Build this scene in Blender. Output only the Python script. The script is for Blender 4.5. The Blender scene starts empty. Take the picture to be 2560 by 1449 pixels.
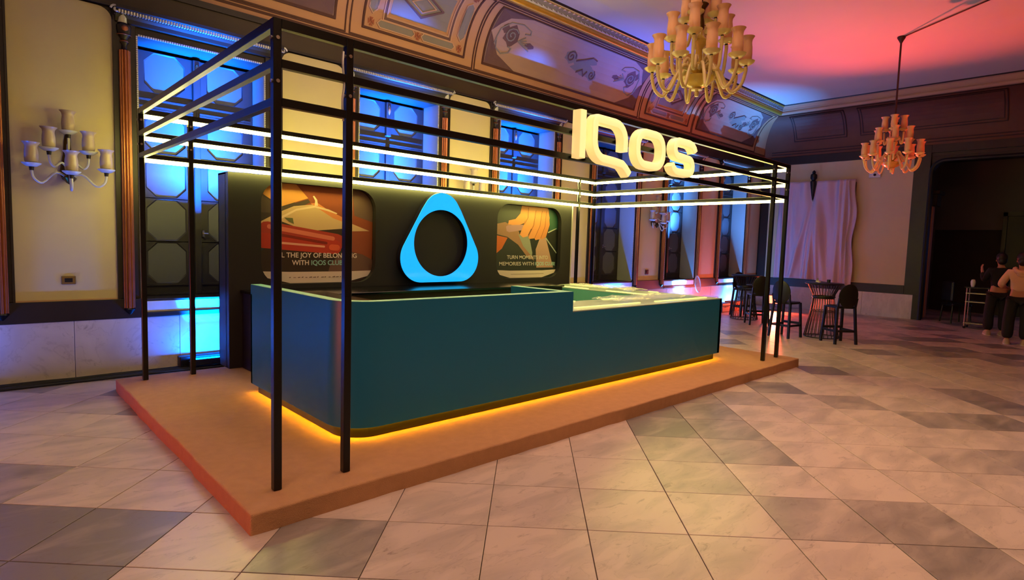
import bpy, bmesh, math, random
from mathutils import Vector, Matrix
random.seed(7)
SC = bpy.context.scene
COL = SC.collection
PI = math.pi

# ------------------------------------------------------------------ camera
def look(yaw, pitch, roll):
    cy, sy, cp, sp = math.cos(yaw), math.sin(yaw), math.cos(pitch), math.sin(pitch)
    f = Vector((cy*cp, sy*cp, sp)); r = Vector((sy, -cy, 0)); u = r.cross(f)
    cr, sr = math.cos(roll), math.sin(roll)
    R = cr*r + sr*u; U = -sr*r + cr*u
    return Matrix((R, U, -f)).transposed()
CAM = Vector((-1.3099, -3.4112, 1.65)); YAW, PITCH, ROLL, FPX = math.radians(46.6562), math.radians(-4.5202), math.radians(1.7699), 1454.56
cd = bpy.data.cameras.new('camera'); cam = bpy.data.objects.new('camera', cd); COL.objects.link(cam)
CROT = look(YAW, PITCH, ROLL)
cam.matrix_world = Matrix.Translation(CAM) @ CROT.to_4x4()
cd.sensor_fit = 'HORIZONTAL'; cd.sensor_width = 36.0; cd.lens = 36.0*FPX/2560.0; cd.clip_end = 200; cd.clip_start = 0.05
SC.camera = cam
def project(p):
    d = CROT.transposed() @ (Vector(p)-CAM)
    if d.z > -0.05: return None
    return (1280+FPX*d.x/-d.z, 724.5-FPX*d.y/-d.z)

# ------------------------------------------------------------------ world, big lights, exposure
W = bpy.data.worlds.new('world'); SC.world = W; W.use_nodes = True
W.node_tree.nodes['Background'].inputs[0].default_value = (0.9, 0.62, 0.5, 1)
W.node_tree.nodes['Background'].inputs[1].default_value = 0.02
SC.view_settings.view_transform = 'Standard'; SC.view_settings.look = 'None'
SC.view_settings.gamma = 1.0; SC.view_settings.use_curve_mapping = False
SC.view_settings.exposure = 0.0
try:
    SC.cycles.use_denoising = True; SC.cycles.max_bounces = 4; SC.cycles.diffuse_bounces = 2; SC.cycles.glossy_bounces = 2; SC.cycles.transparent_max_bounces = 6; SC.cycles.sample_clamp_indirect = 6.0
    SC.cycles.use_adaptive_sampling = True; SC.cycles.adaptive_threshold = 0.05; SC.cycles.adaptive_min_samples = 24
    SC.cycles.caustics_reflective = False; SC.cycles.caustics_refractive = False
except Exception: pass

def lamp(name, kind, loc, aim, col, power, size=1.0, size_y=None, angle=60, blend=0.6, spread=None, parent=None):
    d = bpy.data.lights.new(name, kind); d.color = col; d.energy = power
    if kind == 'AREA':
        d.shape = 'RECTANGLE' if size_y else 'DISK'; d.size = size
        if size_y: d.size_y = size_y
        if spread: d.spread = math.radians(spread)
    elif kind == 'SPOT':
        d.spot_size = math.radians(angle); d.spot_blend = blend; d.shadow_soft_size = size
    else: d.shadow_soft_size = size
    o = bpy.data.objects.new(name, d); COL.objects.link(o); o.location = loc
    v = Vector(aim)-Vector(loc); o.rotation_euler = v.to_track_quat('-Z', 'Y').to_euler()
    if parent:
        o.parent = parent; o.matrix_parent_inverse = Matrix.Translation(-Vector(parent.location))
    return o
# added warm fill lamps with no fixtures of their own, and unseen red wash lights
lamp('warm_fill', 'AREA', (4.2, -0.6, 5.75), (4.0, -0.6, 0.0), (1.0, 0.60, 0.45), 100, 6.0, 3.0, spread=100)  # added overhead fill for floor and stand, no fixture there
lamp('warm_fill', 'AREA', (-2.5, -2.0, 5.75), (-2.5, -1.6, 0.0), (1.0, 0.62, 0.46), 85, 3.0, 3.0, spread=130)  # second added fill, over the left side
lamp('cove_fill', 'SPOT', (2.2, -1.5, 4.7), (4.2, 4.3, 6.3), (1.0, 0.68, 0.44), 700, 0.4, angle=88, blend=1.0)  # added spot that brightens the cove, no such lamp in the hall
lamp('warm_point_fill', 'POINT', (0.5, -3.0, 5.0), (0, 0, 0), (1.0, 0.64, 0.36), 85, 0.4)  # added warm point fill, no lit chandelier hangs here
lamp('hall_red_wash', 'SPOT', (12.6, -6.0, 0.3), (11.8, 0.0, 4.0), (1.0, 0.10, 0.05), 900, 0.1, angle=38, blend=0.8)  # unseen spot, added to redden the far chandelier from below
lamp('hall_red_wash', 'SPOT', (-5.2, 1.6, 0.35), (0.4, 1.2, 0.2), (1.0, 0.09, 0.06), 400, 0.15, angle=75, blend=0.9)

# ------------------------------------------------------------------ materials
def lin(c): return tuple((x/255/12.92 if x/255 <= 0.04045 else ((x/255+0.055)/1.055)**2.4) for x in c)
def mat(name, rgb, rough=0.5, metal=0.0, spec=0.5, emit=None, es=0.0, noise=0.0, nscale=8.0, bump=0.0, bscale=60.0, alpha=None, trans=0.0, coat=0.0, ior=1.45):
    m = bpy.data.materials.new(name); m.use_nodes = True
    nt = m.node_tree; b = nt.nodes['Principled BSDF']
    c = (*lin(rgb), 1); b.inputs['Base Color'].default_value = c
    b.inputs['Roughness'].default_value = rough; b.inputs['Metallic'].default_value = metal
    b.inputs['Specular IOR Level'].default_value = spec; b.inputs['IOR'].default_value = ior
    if coat: b.inputs['Coat Weight'].default_value = coat; b.inputs['Coat Roughness'].default_value = 0.08
    if trans: b.inputs['Transmission Weight'].default_value = trans
    if alpha is not None: b.inputs['Alpha'].default_value = alpha
    if emit is not None:
        b.inputs['Emission Color'].default_value = (*lin(emit), 1); b.inputs['Emission Strength'].default_value = es
    if noise or bump:
        tc = nt.nodes.new('ShaderNodeTexCoord')
    if noise:
        n = nt.nodes.new('ShaderNodeTexNoise'); n.inputs['Scale'].default_value = nscale; n.inputs['Detail'].default_value = 5
        nt.links.new(tc.outputs['Object'], n.inputs['Vector'])
        mx = nt.nodes.new('ShaderNodeMix'); mx.data_type = 'RGBA'
        mx.inputs[6].default_value = tuple(max(0, v*(1-noise)) for v in c[:3])+(1,)
        mx.inputs[7].default_value = tuple(min(1, v*(1+noise)) for v in c[:3])+(1,)
        nt.links.new(n.outputs['Fac'], mx.inputs[0]); nt.links.new(mx.outputs[2], b.inputs['Base Color'])
    if bump:
        n2 = nt.nodes.new('ShaderNodeTexNoise'); n2.inputs['Scale'].default_value = bscale; n2.inputs['Detail'].default_value = 3
        nt.links.new(tc.outputs['Object'], n2.inputs['Vector'])
        bp = nt.nodes.new('ShaderNodeBump'); bp.inputs['Strength'].default_value = bump; bp.inputs['Distance'].default_value = 0.02
        nt.links.new(n2.outputs['Fac'], bp.inputs['Height']); nt.links.new(bp.outputs['Normal'], b.inputs['Normal'])
    return m

def marble(name, light, dark, rough, per_island=True):
    m = bpy.data.materials.new(name); m.use_nodes = True; nt = m.node_tree; L = nt.links.new
    b = nt.nodes['Principled BSDF']; b.inputs['Roughness'].default_value = rough
    tc = nt.nodes.new('ShaderNodeTexCoord'); geo = nt.nodes.new('ShaderNodeNewGeometry'); oi = nt.nodes.new('ShaderNodeObjectInfo')
    rnd = nt.nodes.new('ShaderNodeMath'); rnd.operation = 'ADD'
    L(geo.outputs['Random Per Island'], rnd.inputs[0]); L(oi.outputs['Random'], rnd.inputs[1])
    fr = nt.nodes.new('ShaderNodeMath'); fr.operation = 'FRACT'; L(rnd.outputs[0], fr.inputs[0])
    cx = nt.nodes.new('ShaderNodeMath'); cx.operation = 'MULTIPLY'; cx.inputs[1].default_value = 37.0; L(fr.outputs[0], cx.inputs[0])
    va = nt.nodes.new('ShaderNodeVectorMath'); va.operation = 'ADD'; L(tc.outputs['Object'], va.inputs[0])
    cb = nt.nodes.new('ShaderNodeCombineXYZ'); L(cx.outputs[0], cb.inputs[0]); L(cx.outputs[0], cb.inputs[2]); L(cb.outputs[0], va.inputs[1])
    mp = nt.nodes.new('ShaderNodeMapping'); mp.inputs['Scale'].default_value = (1.0, 2.6, 1.0); mp.inputs['Rotation'].default_value = (0, 0, 0.5); L(va.outputs[0], mp.inputs['Vector'])
    n1 = nt.nodes.new('ShaderNodeTexNoise'); n1.inputs['Scale'].default_value = 2.2; n1.inputs['Detail'].default_value = 8; n1.inputs['Distortion'].default_value = 0.5; L(mp.outputs[0], n1.inputs['Vector'])
    n2 = nt.nodes.new('ShaderNodeTexNoise'); n2.inputs['Scale'].default_value = 7; n2.inputs['Detail'].default_value = 8; n2.inputs['Roughness'].default_value = 0.7; n2.inputs['Distortion'].default_value = 0.8; L(mp.outputs[0], n2.inputs['Vector'])
    # base: mix light/dark by tile random + cloudy noise
    r1 = nt.nodes.new('ShaderNodeValToRGB'); r1.color_ramp.elements[0].position = 0.50; r1.color_ramp.elements[1].position = 1.0
    L(fr.outputs[0], r1.inputs[0])
    a = nt.nodes.new('ShaderNodeMath'); a.operation = 'MULTIPLY_ADD'; a.inputs[1].default_value = 1.55; a.inputs[2].default_value = -0.66; L(n1.outputs['Fac'], a.inputs[0])
    s = nt.nodes.new('ShaderNodeMath'); s.operation = 'ADD'; s.use_clamp = True; L(r1.outputs[0], s.inputs[0]); L(a.outputs[0], s.inputs[1])
    mx = nt.nodes.new('ShaderNodeMix'); mx.data_type = 'RGBA'; mx.inputs[6].default_value = (*lin(light), 1); mx.inputs[7].default_value = (*lin(dark), 1); L(s.outputs[0], mx.inputs[0])
    # veins: thin band of distorted noise
    v1 = nt.nodes.new('ShaderNodeMath'); v1.operation = 'SUBTRACT'; v1.inputs[1].default_value = 0.5; L(n1.outputs['Fac'], v1.inputs[0])
    v2 = nt.nodes.new('ShaderNodeMath'); v2.operation = 'ABSOLUTE'; L(v1.outputs[0], v2.inputs[0])
    vr = nt.nodes.new('ShaderNodeValToRGB'); vr.color_ramp.elements[0].position = 0.0; vr.color_ramp.elements[0].color = (0.16, 0.16, 0.16, 1); vr.color_ramp.elements[1].position = 0.009; vr.color_ramp.elements[1].color = (0, 0, 0, 1); L(v2.outputs[0], vr.inputs[0])
    sp = nt.nodes.new('ShaderNodeValToRGB'); sp.color_ramp.elements[0].position = 0.58; sp.color_ramp.elements[0].color = (0, 0, 0, 1); sp.color_ramp.elements[1].position = 0.72; sp.color_ramp.elements[1].color = (0.55, 0.55, 0.55, 1); L(n2.outputs['Fac'], sp.inputs[0])
    ad = nt.nodes.new('ShaderNodeMath'); ad.operation = 'ADD'; ad.use_clamp = True; L(vr.outputs[0], ad.inputs[0]); L(sp.outputs[0], ad.inputs[1])
    mx2 = nt.nodes.new('ShaderNodeMix'); mx2.data_type = 'RGBA'; mx2.inputs[7].default_value = (*lin((104, 84, 70)), 1); L(mx.outputs[2], mx2.inputs[6]); L(ad.outputs[0], mx2.inputs[0])
    L(mx2.outputs[2], b.inputs['Base Color'])
    return m

M = {}
M['tile'] = marble('marble_tile', (206, 184, 168), (126, 116, 110), 0.34)
M['grout'] = mat('grout', (70, 54, 46), 0.9)
M['dado'] = marble('marble_dado', (214, 202, 194), (176, 160, 152), 0.45)
M['white_marble'] = mat('white_marble', (206, 206, 206), 0.4, noise=0.08, nscale=3)
M['wood'] = mat('dark_wood', (40, 33, 30), 0.42, noise=0.25, nscale=6)
M['frieze'] = mat('frieze_wood', (62, 50, 36), 0.5, noise=0.15, nscale=4)
M['cream'] = mat('cream_wall', (206, 190, 152), 0.75, noise=0.05, nscale=2.5)
M['reveal'] = mat('reveal_paint', (150, 152, 148), 0.6)
M['copper'] = mat('copper_gilding', (176, 112, 74), 0.33, metal=0.75, noise=0.2, nscale=12)
M['gold'] = mat('gold_leaf', (214, 160, 52), 0.35, metal=0.55, noise=0.12, nscale=9)
M['silvered'] = mat('silvered_ornament', (206, 206, 200), 0.35, metal=0.3)
M['pane'] = mat('frosted_pane', (86, 88, 94), 0.4)
M['door_wood'] = mat('window_door_wood', (46, 43, 44), 0.45, noise=0.15, nscale=6)
M['ceiling'] = mat('ceiling_plaster', (212, 200, 194), 0.85, noise=0.04, nscale=1.2)
M['cove'] = mat('cove_paint', (192, 146, 108), 0.7, noise=0.12, nscale=1.6)
M['cove_field'] = mat('cove_field_paint', (178, 148, 134), 0.7, noise=0.16, nscale=1.2)
M['cove_grey'] = mat('cove_grey_paint', (136, 130, 122), 0.7, noise=0.1, nscale=3)
M['cove_line'] = mat('cove_dark_line', (84, 52, 40), 0.7)
M['cove_lite'] = mat('cove_light_line', (196, 156, 126), 0.7)
M['cove_red'] = mat('cove_red_paint', (156, 88, 60), 0.7)
M['cove_mauve'] = mat('cove_mauve_paint', (110, 82, 80), 0.7, noise=0.2, nscale=4)
M['end_cove'] = mat('brown_cove_wood', (104, 62, 44), 0.55, noise=0.22, nscale=3)
M['end_line'] = mat('brown_cove_line', (58, 32, 24), 0.6)
M['carpet'] = mat('beige_carpet', (196, 146, 104), 0.95, spec=0.1, noise=0.12, nscale=14, bump=0.5, bscale=220)
M['black_metal'] = mat('black_steel', (9, 9, 11), 0.30, metal=0.0, spec=0.45, noise=0.2, nscale=20)
M['bolt'] = mat('steel_bolt', (180, 170, 165), 0.3, metal=0.9)
M['led'] = mat('led_diffuser', (255, 246, 214), 0.4, emit=(255, 238, 122), es=33.0)
M['sign_face'] = mat('sign_face', (250, 240, 200), 0.4, emit=(255, 230, 148), es=0.92)
M['sign_side'] = mat('sign_side', (250, 236, 190), 0.4, emit=(255, 220, 132), es=0.70)
M['teal'] = mat('teal_laminate', (18, 112, 156), 0.38, spec=0.45)
M['teal_rim'] = mat('teal_rim', (96, 176, 160), 0.45)
M['counter_low'] = mat('pale_counter_top', (168, 186, 168), 0.22)
M['black_gloss'] = mat('black_gloss', (10, 10, 12), 0.12, spec=0.6)
M['plinth'] = mat('black_plinth', (12, 11, 11), 0.5)
M['panel_black'] = mat('black_display_panel', (46, 47, 46), 0.5, spec=0.3)
M['ring_face'] = mat('ring_face', (40, 170, 240), 0.08, emit=(10, 176, 255), es=0.95, coat=0.5)
M['ring_side'] = mat('ring_side', (14, 16, 40), 0.4)
M['yellow_led'] = mat('yellow_led', (255, 200, 20), 0.5, emit=(255, 188, 0), es=55.0)
M['counter_led'] = mat('counter_led', (240, 240, 170), 0.4, emit=(246, 238, 140), es=0.85)
M['film'] = mat('clear_film', (236, 236, 224), 0.18, alpha=0.32)
M['lens_blue'] = mat('blue_lens', (40, 120, 255), 0.3, emit=(0, 110, 255), es=30.0)
M['lens_red'] = mat('red_lens', (255, 120, 80), 0.3, emit=(255, 84, 60), es=9.0)
M['black_plastic'] = mat('black_plastic', (16, 16, 17), 0.45)
M['stool'] = mat('stool_plastic', (15, 14, 15), 0.4)
M['cable'] = mat('cable_rubber', (14, 13, 14), 0.6)
M['brass_plate'] = mat('brass_plate', (160, 140, 88), 0.35, metal=0.8)
M['shade_glass'] = mat('peach_shade_glass', (226, 172, 128), 0.28, spec=0.6, noise=0.06)
M['arm_glass'] = mat('cream_arm_glass', (222, 200, 136), 0.25, spec=0.6)
M['bowl_glass'] = mat('amber_bowl_glass', (206, 172, 74), 0.2, spec=0.7, noise=0.2, nscale=14)
M['brass'] = mat('aged_brass', (96, 72, 30), 0.3, metal=0.9)
M['socket'] = mat('dark_socket', (34, 24, 18), 0.5)
M['rod'] = mat('rod_paint', (58, 24, 18), 0.5)
M['drape'] = mat('pale_drape', (196, 176, 188), 0.8)
M['white_plastic'] = mat('white_plastic', (214, 214, 214), 0.4)
M['skin'] = mat('skin', (176, 116, 88), 0.5)
M['hoodie'] = mat('peach_fleece', (214, 160, 128), 0.9, bump=0.15, bscale=80)
M['trousers'] = mat('black_cloth', (16, 15, 17), 0.85)
M['hair'] = mat('black_hair', (12, 10, 10), 0.5)
M['shoe'] = mat('beige_sneaker', (168, 146, 122), 0.7)
M['sole'] = mat('shoe_sole', (196, 184, 168), 0.7)
M['acrylic'] = mat('clear_acrylic', (236, 226, 226), 0.08, alpha=0.35)
M['orange_case'] = mat('orange_case', (206, 104, 66), 0.5)
M['grey_case'] = mat('grey_case', (96, 100, 112), 0.5)
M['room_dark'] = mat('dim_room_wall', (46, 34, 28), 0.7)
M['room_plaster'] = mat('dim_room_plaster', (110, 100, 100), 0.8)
M['blue_screen'] = mat('blue_screen', (20, 70, 255), 0.3, emit=(30, 90, 255), es=3.0)
M['warm_bulb'] = mat('warm_bulb', (255, 190, 130), 0.3, emit=(255, 160, 90), es=4.0)

for k in ('sign_face', 'sign_side', 'counter_led', 'lens_blue', 'lens_red', 'warm_bulb', 'blue_screen'):
    M[k].cycles.emission_sampling = 'NONE'     # weak emitters: seen, but not sampled as lamps

# ------------------------------------------------------------------ mesh helpers
class MB:
    def __init__(s): s.v = []; s.f = []
    def add(s, vs, fs):
        o = len(s.v); s.v += [tuple(p) for p in vs]; s.f += [tuple(i+o for i in f) for f in fs]; return s
    def box(s, x0, x1, y0, y1, z0, z1):
        return s.add([(x0,y0,z0),(x1,y0,z0),(x1,y1,z0),(x0,y1,z0),(x0,y0,z1),(x1,y0,z1),(x1,y1,z1),(x0,y1,z1)],
                     [(0,3,2,1),(4,5,6,7),(0,1,5,4),(1,2,6,5),(2,3,7,6),(3,0,4,7)])
    def prism(s, poly, a0, a1, axis='z'):
        def P(u, w, a): return {'z': (u, w, a), 'y': (u, a, w), 'x': (a, u, w)}[axis]
        n = len(poly); vs = [P(u, w, a0) for u, w in poly]+[P(u, w, a1) for u, w in poly]
        return s.add(vs, [tuple(range(n-1, -1, -1)), tuple(range(n, 2*n))]+[(i, (i+1) % n, n+(i+1) % n, n+i) for i in range(n)])
    def loft(s, rings, closed=True, cap=True):
        n = len(rings[0]); vs = [p for r in rings for p in r]; fs = []
        for k in range(len(rings)-1):
            for i in range(n if closed else n-1):
                j = (i+1) % n; fs.append((k*n+i, k*n+j, (k+1)*n+j, (k+1)*n+i))
        if cap and closed: fs += [tuple(range(n-1, -1, -1)), tuple((len(rings)-1)*n+i for i in range(n))]
        return s.add(vs, fs)
    def tube(s, pts, r, n=8, cap=True):
        pts = [Vector(p) for p in pts]; rs = r if isinstance(r, (list, tuple)) else [r]*len(pts); rings = []; pu = None
        for i, p in enumerate(pts):
            t = (pts[min(i+1, len(pts)-1)]-pts[max(i-1, 0)]).normalized()
            if pu is None: pu = t.orthogonal().normalized()
            pu = (pu-t*pu.dot(t)).normalized() if (pu-t*pu.dot(t)).length > 1e-6 else t.orthogonal().normalized()
            w = t.cross(pu)
            rings.append([tuple(p+rs[i]*(math.cos(2*PI*k/n)*pu+math.sin(2*PI*k/n)*w)) for k in range(n)])
        return s.loft(rings, True, cap)
    def bar(s, p0, p1, w, h=None):
        p0, p1 = Vector(p0), Vector(p1); h = h or w; t = (p1-p0).normalized()
        up = Vector((0, 0, 1)) if abs(t.z) < 0.9 else Vector((0, 1, 0))
        a = t.cross(up).normalized()*w/2; b = a.cross(t).normalized()*h/2
        return s.loft([[tuple(p+x) for x in (a+b, -a+b, -a-b, a-b)] for p in (p0, p1)])
    def lathe(s, prof, n=16, c=(0, 0, 0), a0=0, a1=2*PI):
        full = abs(a1-a0-2*PI) < 1e-6; rings = []
        for r, z in prof:
            rings.append([(c[0]+r*math.cos(a0+(a1-a0)*k/n), c[1]+r*math.sin(a0+(a1-a0)*k/n), c[2]+z) for k in range(n if full else n+1)])
        return s.loft(rings, full, full and prof[0][0] > 1e-4 and prof[-1][0] > 1e-4)
    def sphere(s, c, r, n=10, sc=(1, 1, 1)):
        rings = [[(c[0]+sc[0]*r*math.sin(PI*i/n)*math.cos(2*PI*k/n), c[1]+sc[1]*r*math.sin(PI*i/n)*math.sin(2*PI*k/n), c[2]-sc[2]*r*math.cos(PI*i/n)) for k in range(n)] for i in range(1, n)]
        return s.loft(rings)
    def mesh(s, name, smooth=0):
        me = bpy.data.meshes.new(name); me.from_pydata(s.v, [], s.f); me.validate()
        bm = bmesh.new(); bm.from_mesh(me); bmesh.ops.recalc_face_normals(bm, faces=bm.faces); bm.to_mesh(me); bm.free()
        if smooth:
            me.polygons.foreach_set('use_smooth', [True]*len(me.polygons)); me.set_sharp_from_angle(angle=math.radians(smooth))
        return me
    def build(s, name, m, parent=None, loc=(0, 0, 0), smooth=0, bevel=0, seg=1):
        me = s.mesh(name, smooth); me.materials.append(M[m] if isinstance(m, str) else m)
        return put(name, me, parent, loc, bevel, seg)
def put(name, me, parent=None, loc=(0, 0, 0), bevel=0, seg=1):
    o = bpy.data.objects.new(name, me); COL.objects.link(o); o.location = loc
    if parent: o.parent = parent
    if bevel:
        b = o.modifiers.new('bevel', 'BEVEL'); b.width = bevel; b.segments = seg; b.limit_method = 'ANGLE'; b.angle_limit = math.radians(40)
    return o
def tag(o, label, cat, group=None):
    o['label'] = label; o['category'] = cat
    if group: o['group'] = group
    return o
def thing(name, label, cat, loc=(0, 0, 0), rz=0, group=None):
    o = bpy.data.objects.new(name, None); COL.objects.link(o); o.location = loc; o.rotation_euler = (0, 0, rz); o.empty_display_size = 0.1
    return tag(o, label, cat, group)
def struct(name, loc=(0, 0, 0)):
    o = bpy.data.objects.new(name, None); COL.objects.link(o); o.location = loc; o['kind'] = 'structure'; o.empty_display_size = 0.1; return o
def dup(root, loc, rz=None, label=None, parent=None):
    r = root.copy(); COL.objects.link(r); r.location = loc
    if parent: r.parent = parent
    if rz is not None: r.rotation_euler = (0, 0, rz)
    if label: r['label'] = label
    for ch in list(root.children):
        c = ch.copy(); COL.objects.link(c); c.parent = r
        for g in list(ch.children):
            d = g.copy(); COL.objects.link(d); d.parent = c
    return r
def rrect(x0, x1, z0, z1, r, n=8):
    out = []
    for cx, cz, a in ((x1-r, z1-r, 0), (x0+r, z1-r, 90), (x0+r, z0+r, 180), (x1-r, z0+r, 270)):
        for k in range(n+1):
            t = math.radians(a+90*k/n); out.append((cx+r*math.cos(t), cz+r*math.sin(t)))
    return out
def smooth_path(pts, n=6):
    P = [Vector(p) for p in pts]; out = []
    for i in range(len(P)-1):
        a, b, c, d = P[max(i-1, 0)], P[i], P[i+1], P[min(i+2, len(P)-1)]
        for k in range(n):
            t = k/n; out.append(0.5*((2*b)+(c-a)*t+(2*a-5*b+4*c-d)*t*t+(3*b-a-3*c+d)*t**3))
    return out+[P[-1]]

# ------------------------------------------------------------------ dimensions
YW, XE = 4.62, 16.8                 # long wall plane, end wall plane
XMIN, YMIN, ZC = -6.5, -9.0, 5.83   # rest of the hall
PER, C0 = 2.82, -0.475              # pier spacing and first pier centre
PHP = 0.127                         # platform height

# ------------------------------------------------------------------ floor
T = 0.5865; S2 = math.sqrt(0.5)
def clip(poly, x0, x1, y0, y1):
    def cut(P, f, inter):
        out = []
        for i in range(len(P)):
            a, b = P[i-1], P[i]; fa, fb = f(a), f(b)
            if fa >= 0 and fb >= 0: out.append(b)
            elif fa >= 0 > fb: out.append(inter(a, b, fa, fb))
            elif fa < 0 <= fb: out.append(inter(a, b, fa, fb)); out.append(b)
        return out
    it = lambda a, b, fa, fb: (a[0]+(b[0]-a[0])*fa/(fa-fb), a[1]+(b[1]-a[1])*fa/(fa-fb))
    for f in (lambda p: p[0]-x0, lambda p: x1-p[0], lambda p: p[1]-y0, lambda p: y1-p[1]):
        poly = cut(poly, f, it)
        if len(poly) < 3: return []
    return poly
fl = MB().box(XMIN-0.1, 22.0, YMIN-0.1, 6.0, -0.25, -0.005).build('floor', 'grout'); fl['kind'] = 'structure'
cells = []
g = 0.0026
for i in range(-40, 50):
    for j in range(-40, 50):
        u0, v0 = 0.116+T*i, -0.047+T*j
        poly = [((u+v)*S2, (v-u)*S2) for u, v in ((u0+g, v0+g), (u0+T-g, v0+g), (u0+T-g, v0+T-g), (u0+g, v0+T-g))]
        cx, cy = sum(p[0] for p in poly)/4, sum(p[1] for p in poly)/4
        if not (XMIN < cx < 21.5 and YMIN < cy < YW+0.3): continue
        p2 = clip(poly, XMIN, 21.8, YMIN, YW-0.012)
        if len(p2) < 3: continue
        if all(-0.15 < p[0] < 7.45 and -0.15 < p[1] < 3.68 for p in p2): continue
        pr = [project((p[0], p[1], 0)) for p in p2]
        area = 0
        if all(pr) and any(-20 < q[0] < 2580 and -20 < q[1] < 1470 for q in pr):
            area = abs(sum(pr[k-1][0]*pr[k][1]-pr[k][0]*pr[k-1][1] for k in range(len(pr))))/2
            hid = sum(1 for p in p2 if p[1] > 3.7 and 0.8 < p[0] < 12)
            if hid == len(p2): area *= 0.05
        cells.append((area, len(p2) == 4 and p2 == poly or len(p2) == 4, p2, (cx, cy)))
cells.sort(key=lambda c: -c[0])
def tile_mesh(p2, c, name='floor_tile'):
    m = MB(); b = 0.0022; n = len(p2)
    q = [(p[0]-c[0], p[1]-c[1]) for p in p2]
    top = [(x*(1-b/0.29), y*(1-b/0.29)) for x, y in q]
    m.loft([[(x, y, -0.012) for x, y in q], [(x, y, -0.0014) for x, y in q], [(x, y, 0.0) for x, y in top]])
    return m
base_me = None; rest = MB()
for k, (area, whole, p2, c) in enumerate(cells):
    if k < 300 and area > 60:
        is_full = len(p2) == 4 and all(abs(math.hypot(p2[q][0]-p2[q-1][0], p2[q][1]-p2[q-1][1])-(T-2*g)) < 1e-4 for q in range(4))
        if is_full:
            if base_me is None:
                base_me = tile_mesh(p2, c).mesh('floor_tile'); base_me.materials.append(M['tile'])
            me = base_me
        else:
            me = tile_mesh(p2, c).mesh('floor_tile'); me.materials.append(M['tile'])
        put('floor_tile', me, fl, (c[0], c[1], random.uniform(-0.0004, 0.0004)))
    else:
        t = tile_mesh(p2, c); rest.add([(x+c[0], y+c[1], z) for x, y, z in t.v], t.f)
o = rest.build('far_floor_tiles', 'tile', fl); o['kind'] = 'stuff'

# ------------------------------------------------------------------ long wall (left of the view)
wl = struct('wall_left', (0, YW, 0))   # children use local y: negative = into the room
OPW = 0.68                             # half pier width
piers = [C0+PER*k for k in range(-2, 7)]
m = MB()
for c in piers:
    m.box(c-OPW, min(c+OPW, XE), 0.03, 0.75, 0, 4.47)
m.box(XMIN, piers[0]-OPW, 0.03, 0.75, 0, 4.47)
for a, b in zip(piers[:-1], piers[1:]):
    m.box(a+OPW, b-OPW, 0.03, 0.75, 3.92, 4.47)
    m.box(a+OPW, b-OPW, 0.03, 0.75, 0, 0.84)
    m.box(a+OPW, b-OPW, 0.60, 0.75, 0.84, 3.92)
m.box(XMIN, XE+0.2, 0.03, 0.75, 4.47, 6.1)
m.build('pier_wall', 'wood', wl)
MB().box(XMIN, XE, -0.02, 0.03, 4.17, 4.44).build('frieze_board', 'frieze', wl)
mb = MB()
for z0, z1, d in ((4.40, 4.44, 0.05), (4.44, 4.48, 0.035), (4.155, 4.18, 0.03)): mb.box(XMIN, XE, -d, 0.0, z0, z1)
mb.build('frieze_moulding', 'wood', wl)
# dado slabs
xs = XMIN; first = None
while xs < XE-0.05:
    w = random.choice((1.05, 1.41, 1.2)); x1 = min(xs+w, XE)
    MB().box(xs+0.002, x1-0.002, -0.02, 0.03, 0.0, 0.645).build('dado_slab', 'dado', wl, bevel=0.003)
    xs = x1
# half columns (one mesh shared)
def flute_col():
    m = MB(); n = 64; R = 0.060
    ring = []
    for k in range(n+1):
        a = -PI*k/n; r = R*(0.70+0.30*abs(math.sin(k/n*PI*5))**0.6)
        ring.append((r*math.cos(a), r*math.sin(a)))
    m.loft([[(x, y, z) for x, y in ring] for z in (0.765, 3.70)], True, True)
    return m
col_me = flute_col().mesh('column_shaft', 40); col_me.materials.append(M['copper'])
m = MB().lathe([(0.058, 0.765), (0.064, 0.75), (0.05, 0.73), (0.03, 0.70), (0.012, 0.665), (0.014, 0.655), (0.001, 0.645)], 14, a0=-PI, a1=0)
fin_me = m.mesh('column_finial', 40); fin_me.materials.append(M['black_metal'])
m = MB().lathe([(0.05, 3.70), (0.03, 3.72), (0.026, 3.76), (0.045, 3.79), (0.03, 3.82), (0.055, 3.86), (0.07, 3.90), (0.075, 3.97), (0.06, 3.99), (0.0, 4.0)], 14, a0=-PI, a1=0)
cap_me = m.mesh('column_capital', 40); cap_me.materials.append(M['wood'])
m = MB().sphere((0, -0.066, 3.935), 0.034, 10, (1, 0.5, 1)); m.lathe([(0.034, 3.785), (0.048, 3.80), (0.034, 3.815)], 14, a0=-PI, a1=0)
m.lathe([(0.072, 3.862), (0.078, 3.868), (0.072, 3.876)], 14, a0=-PI, a1=0)
ros_me = m.mesh('capital_rosette', 50); ros_me.materials.append(M['copper'])
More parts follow.
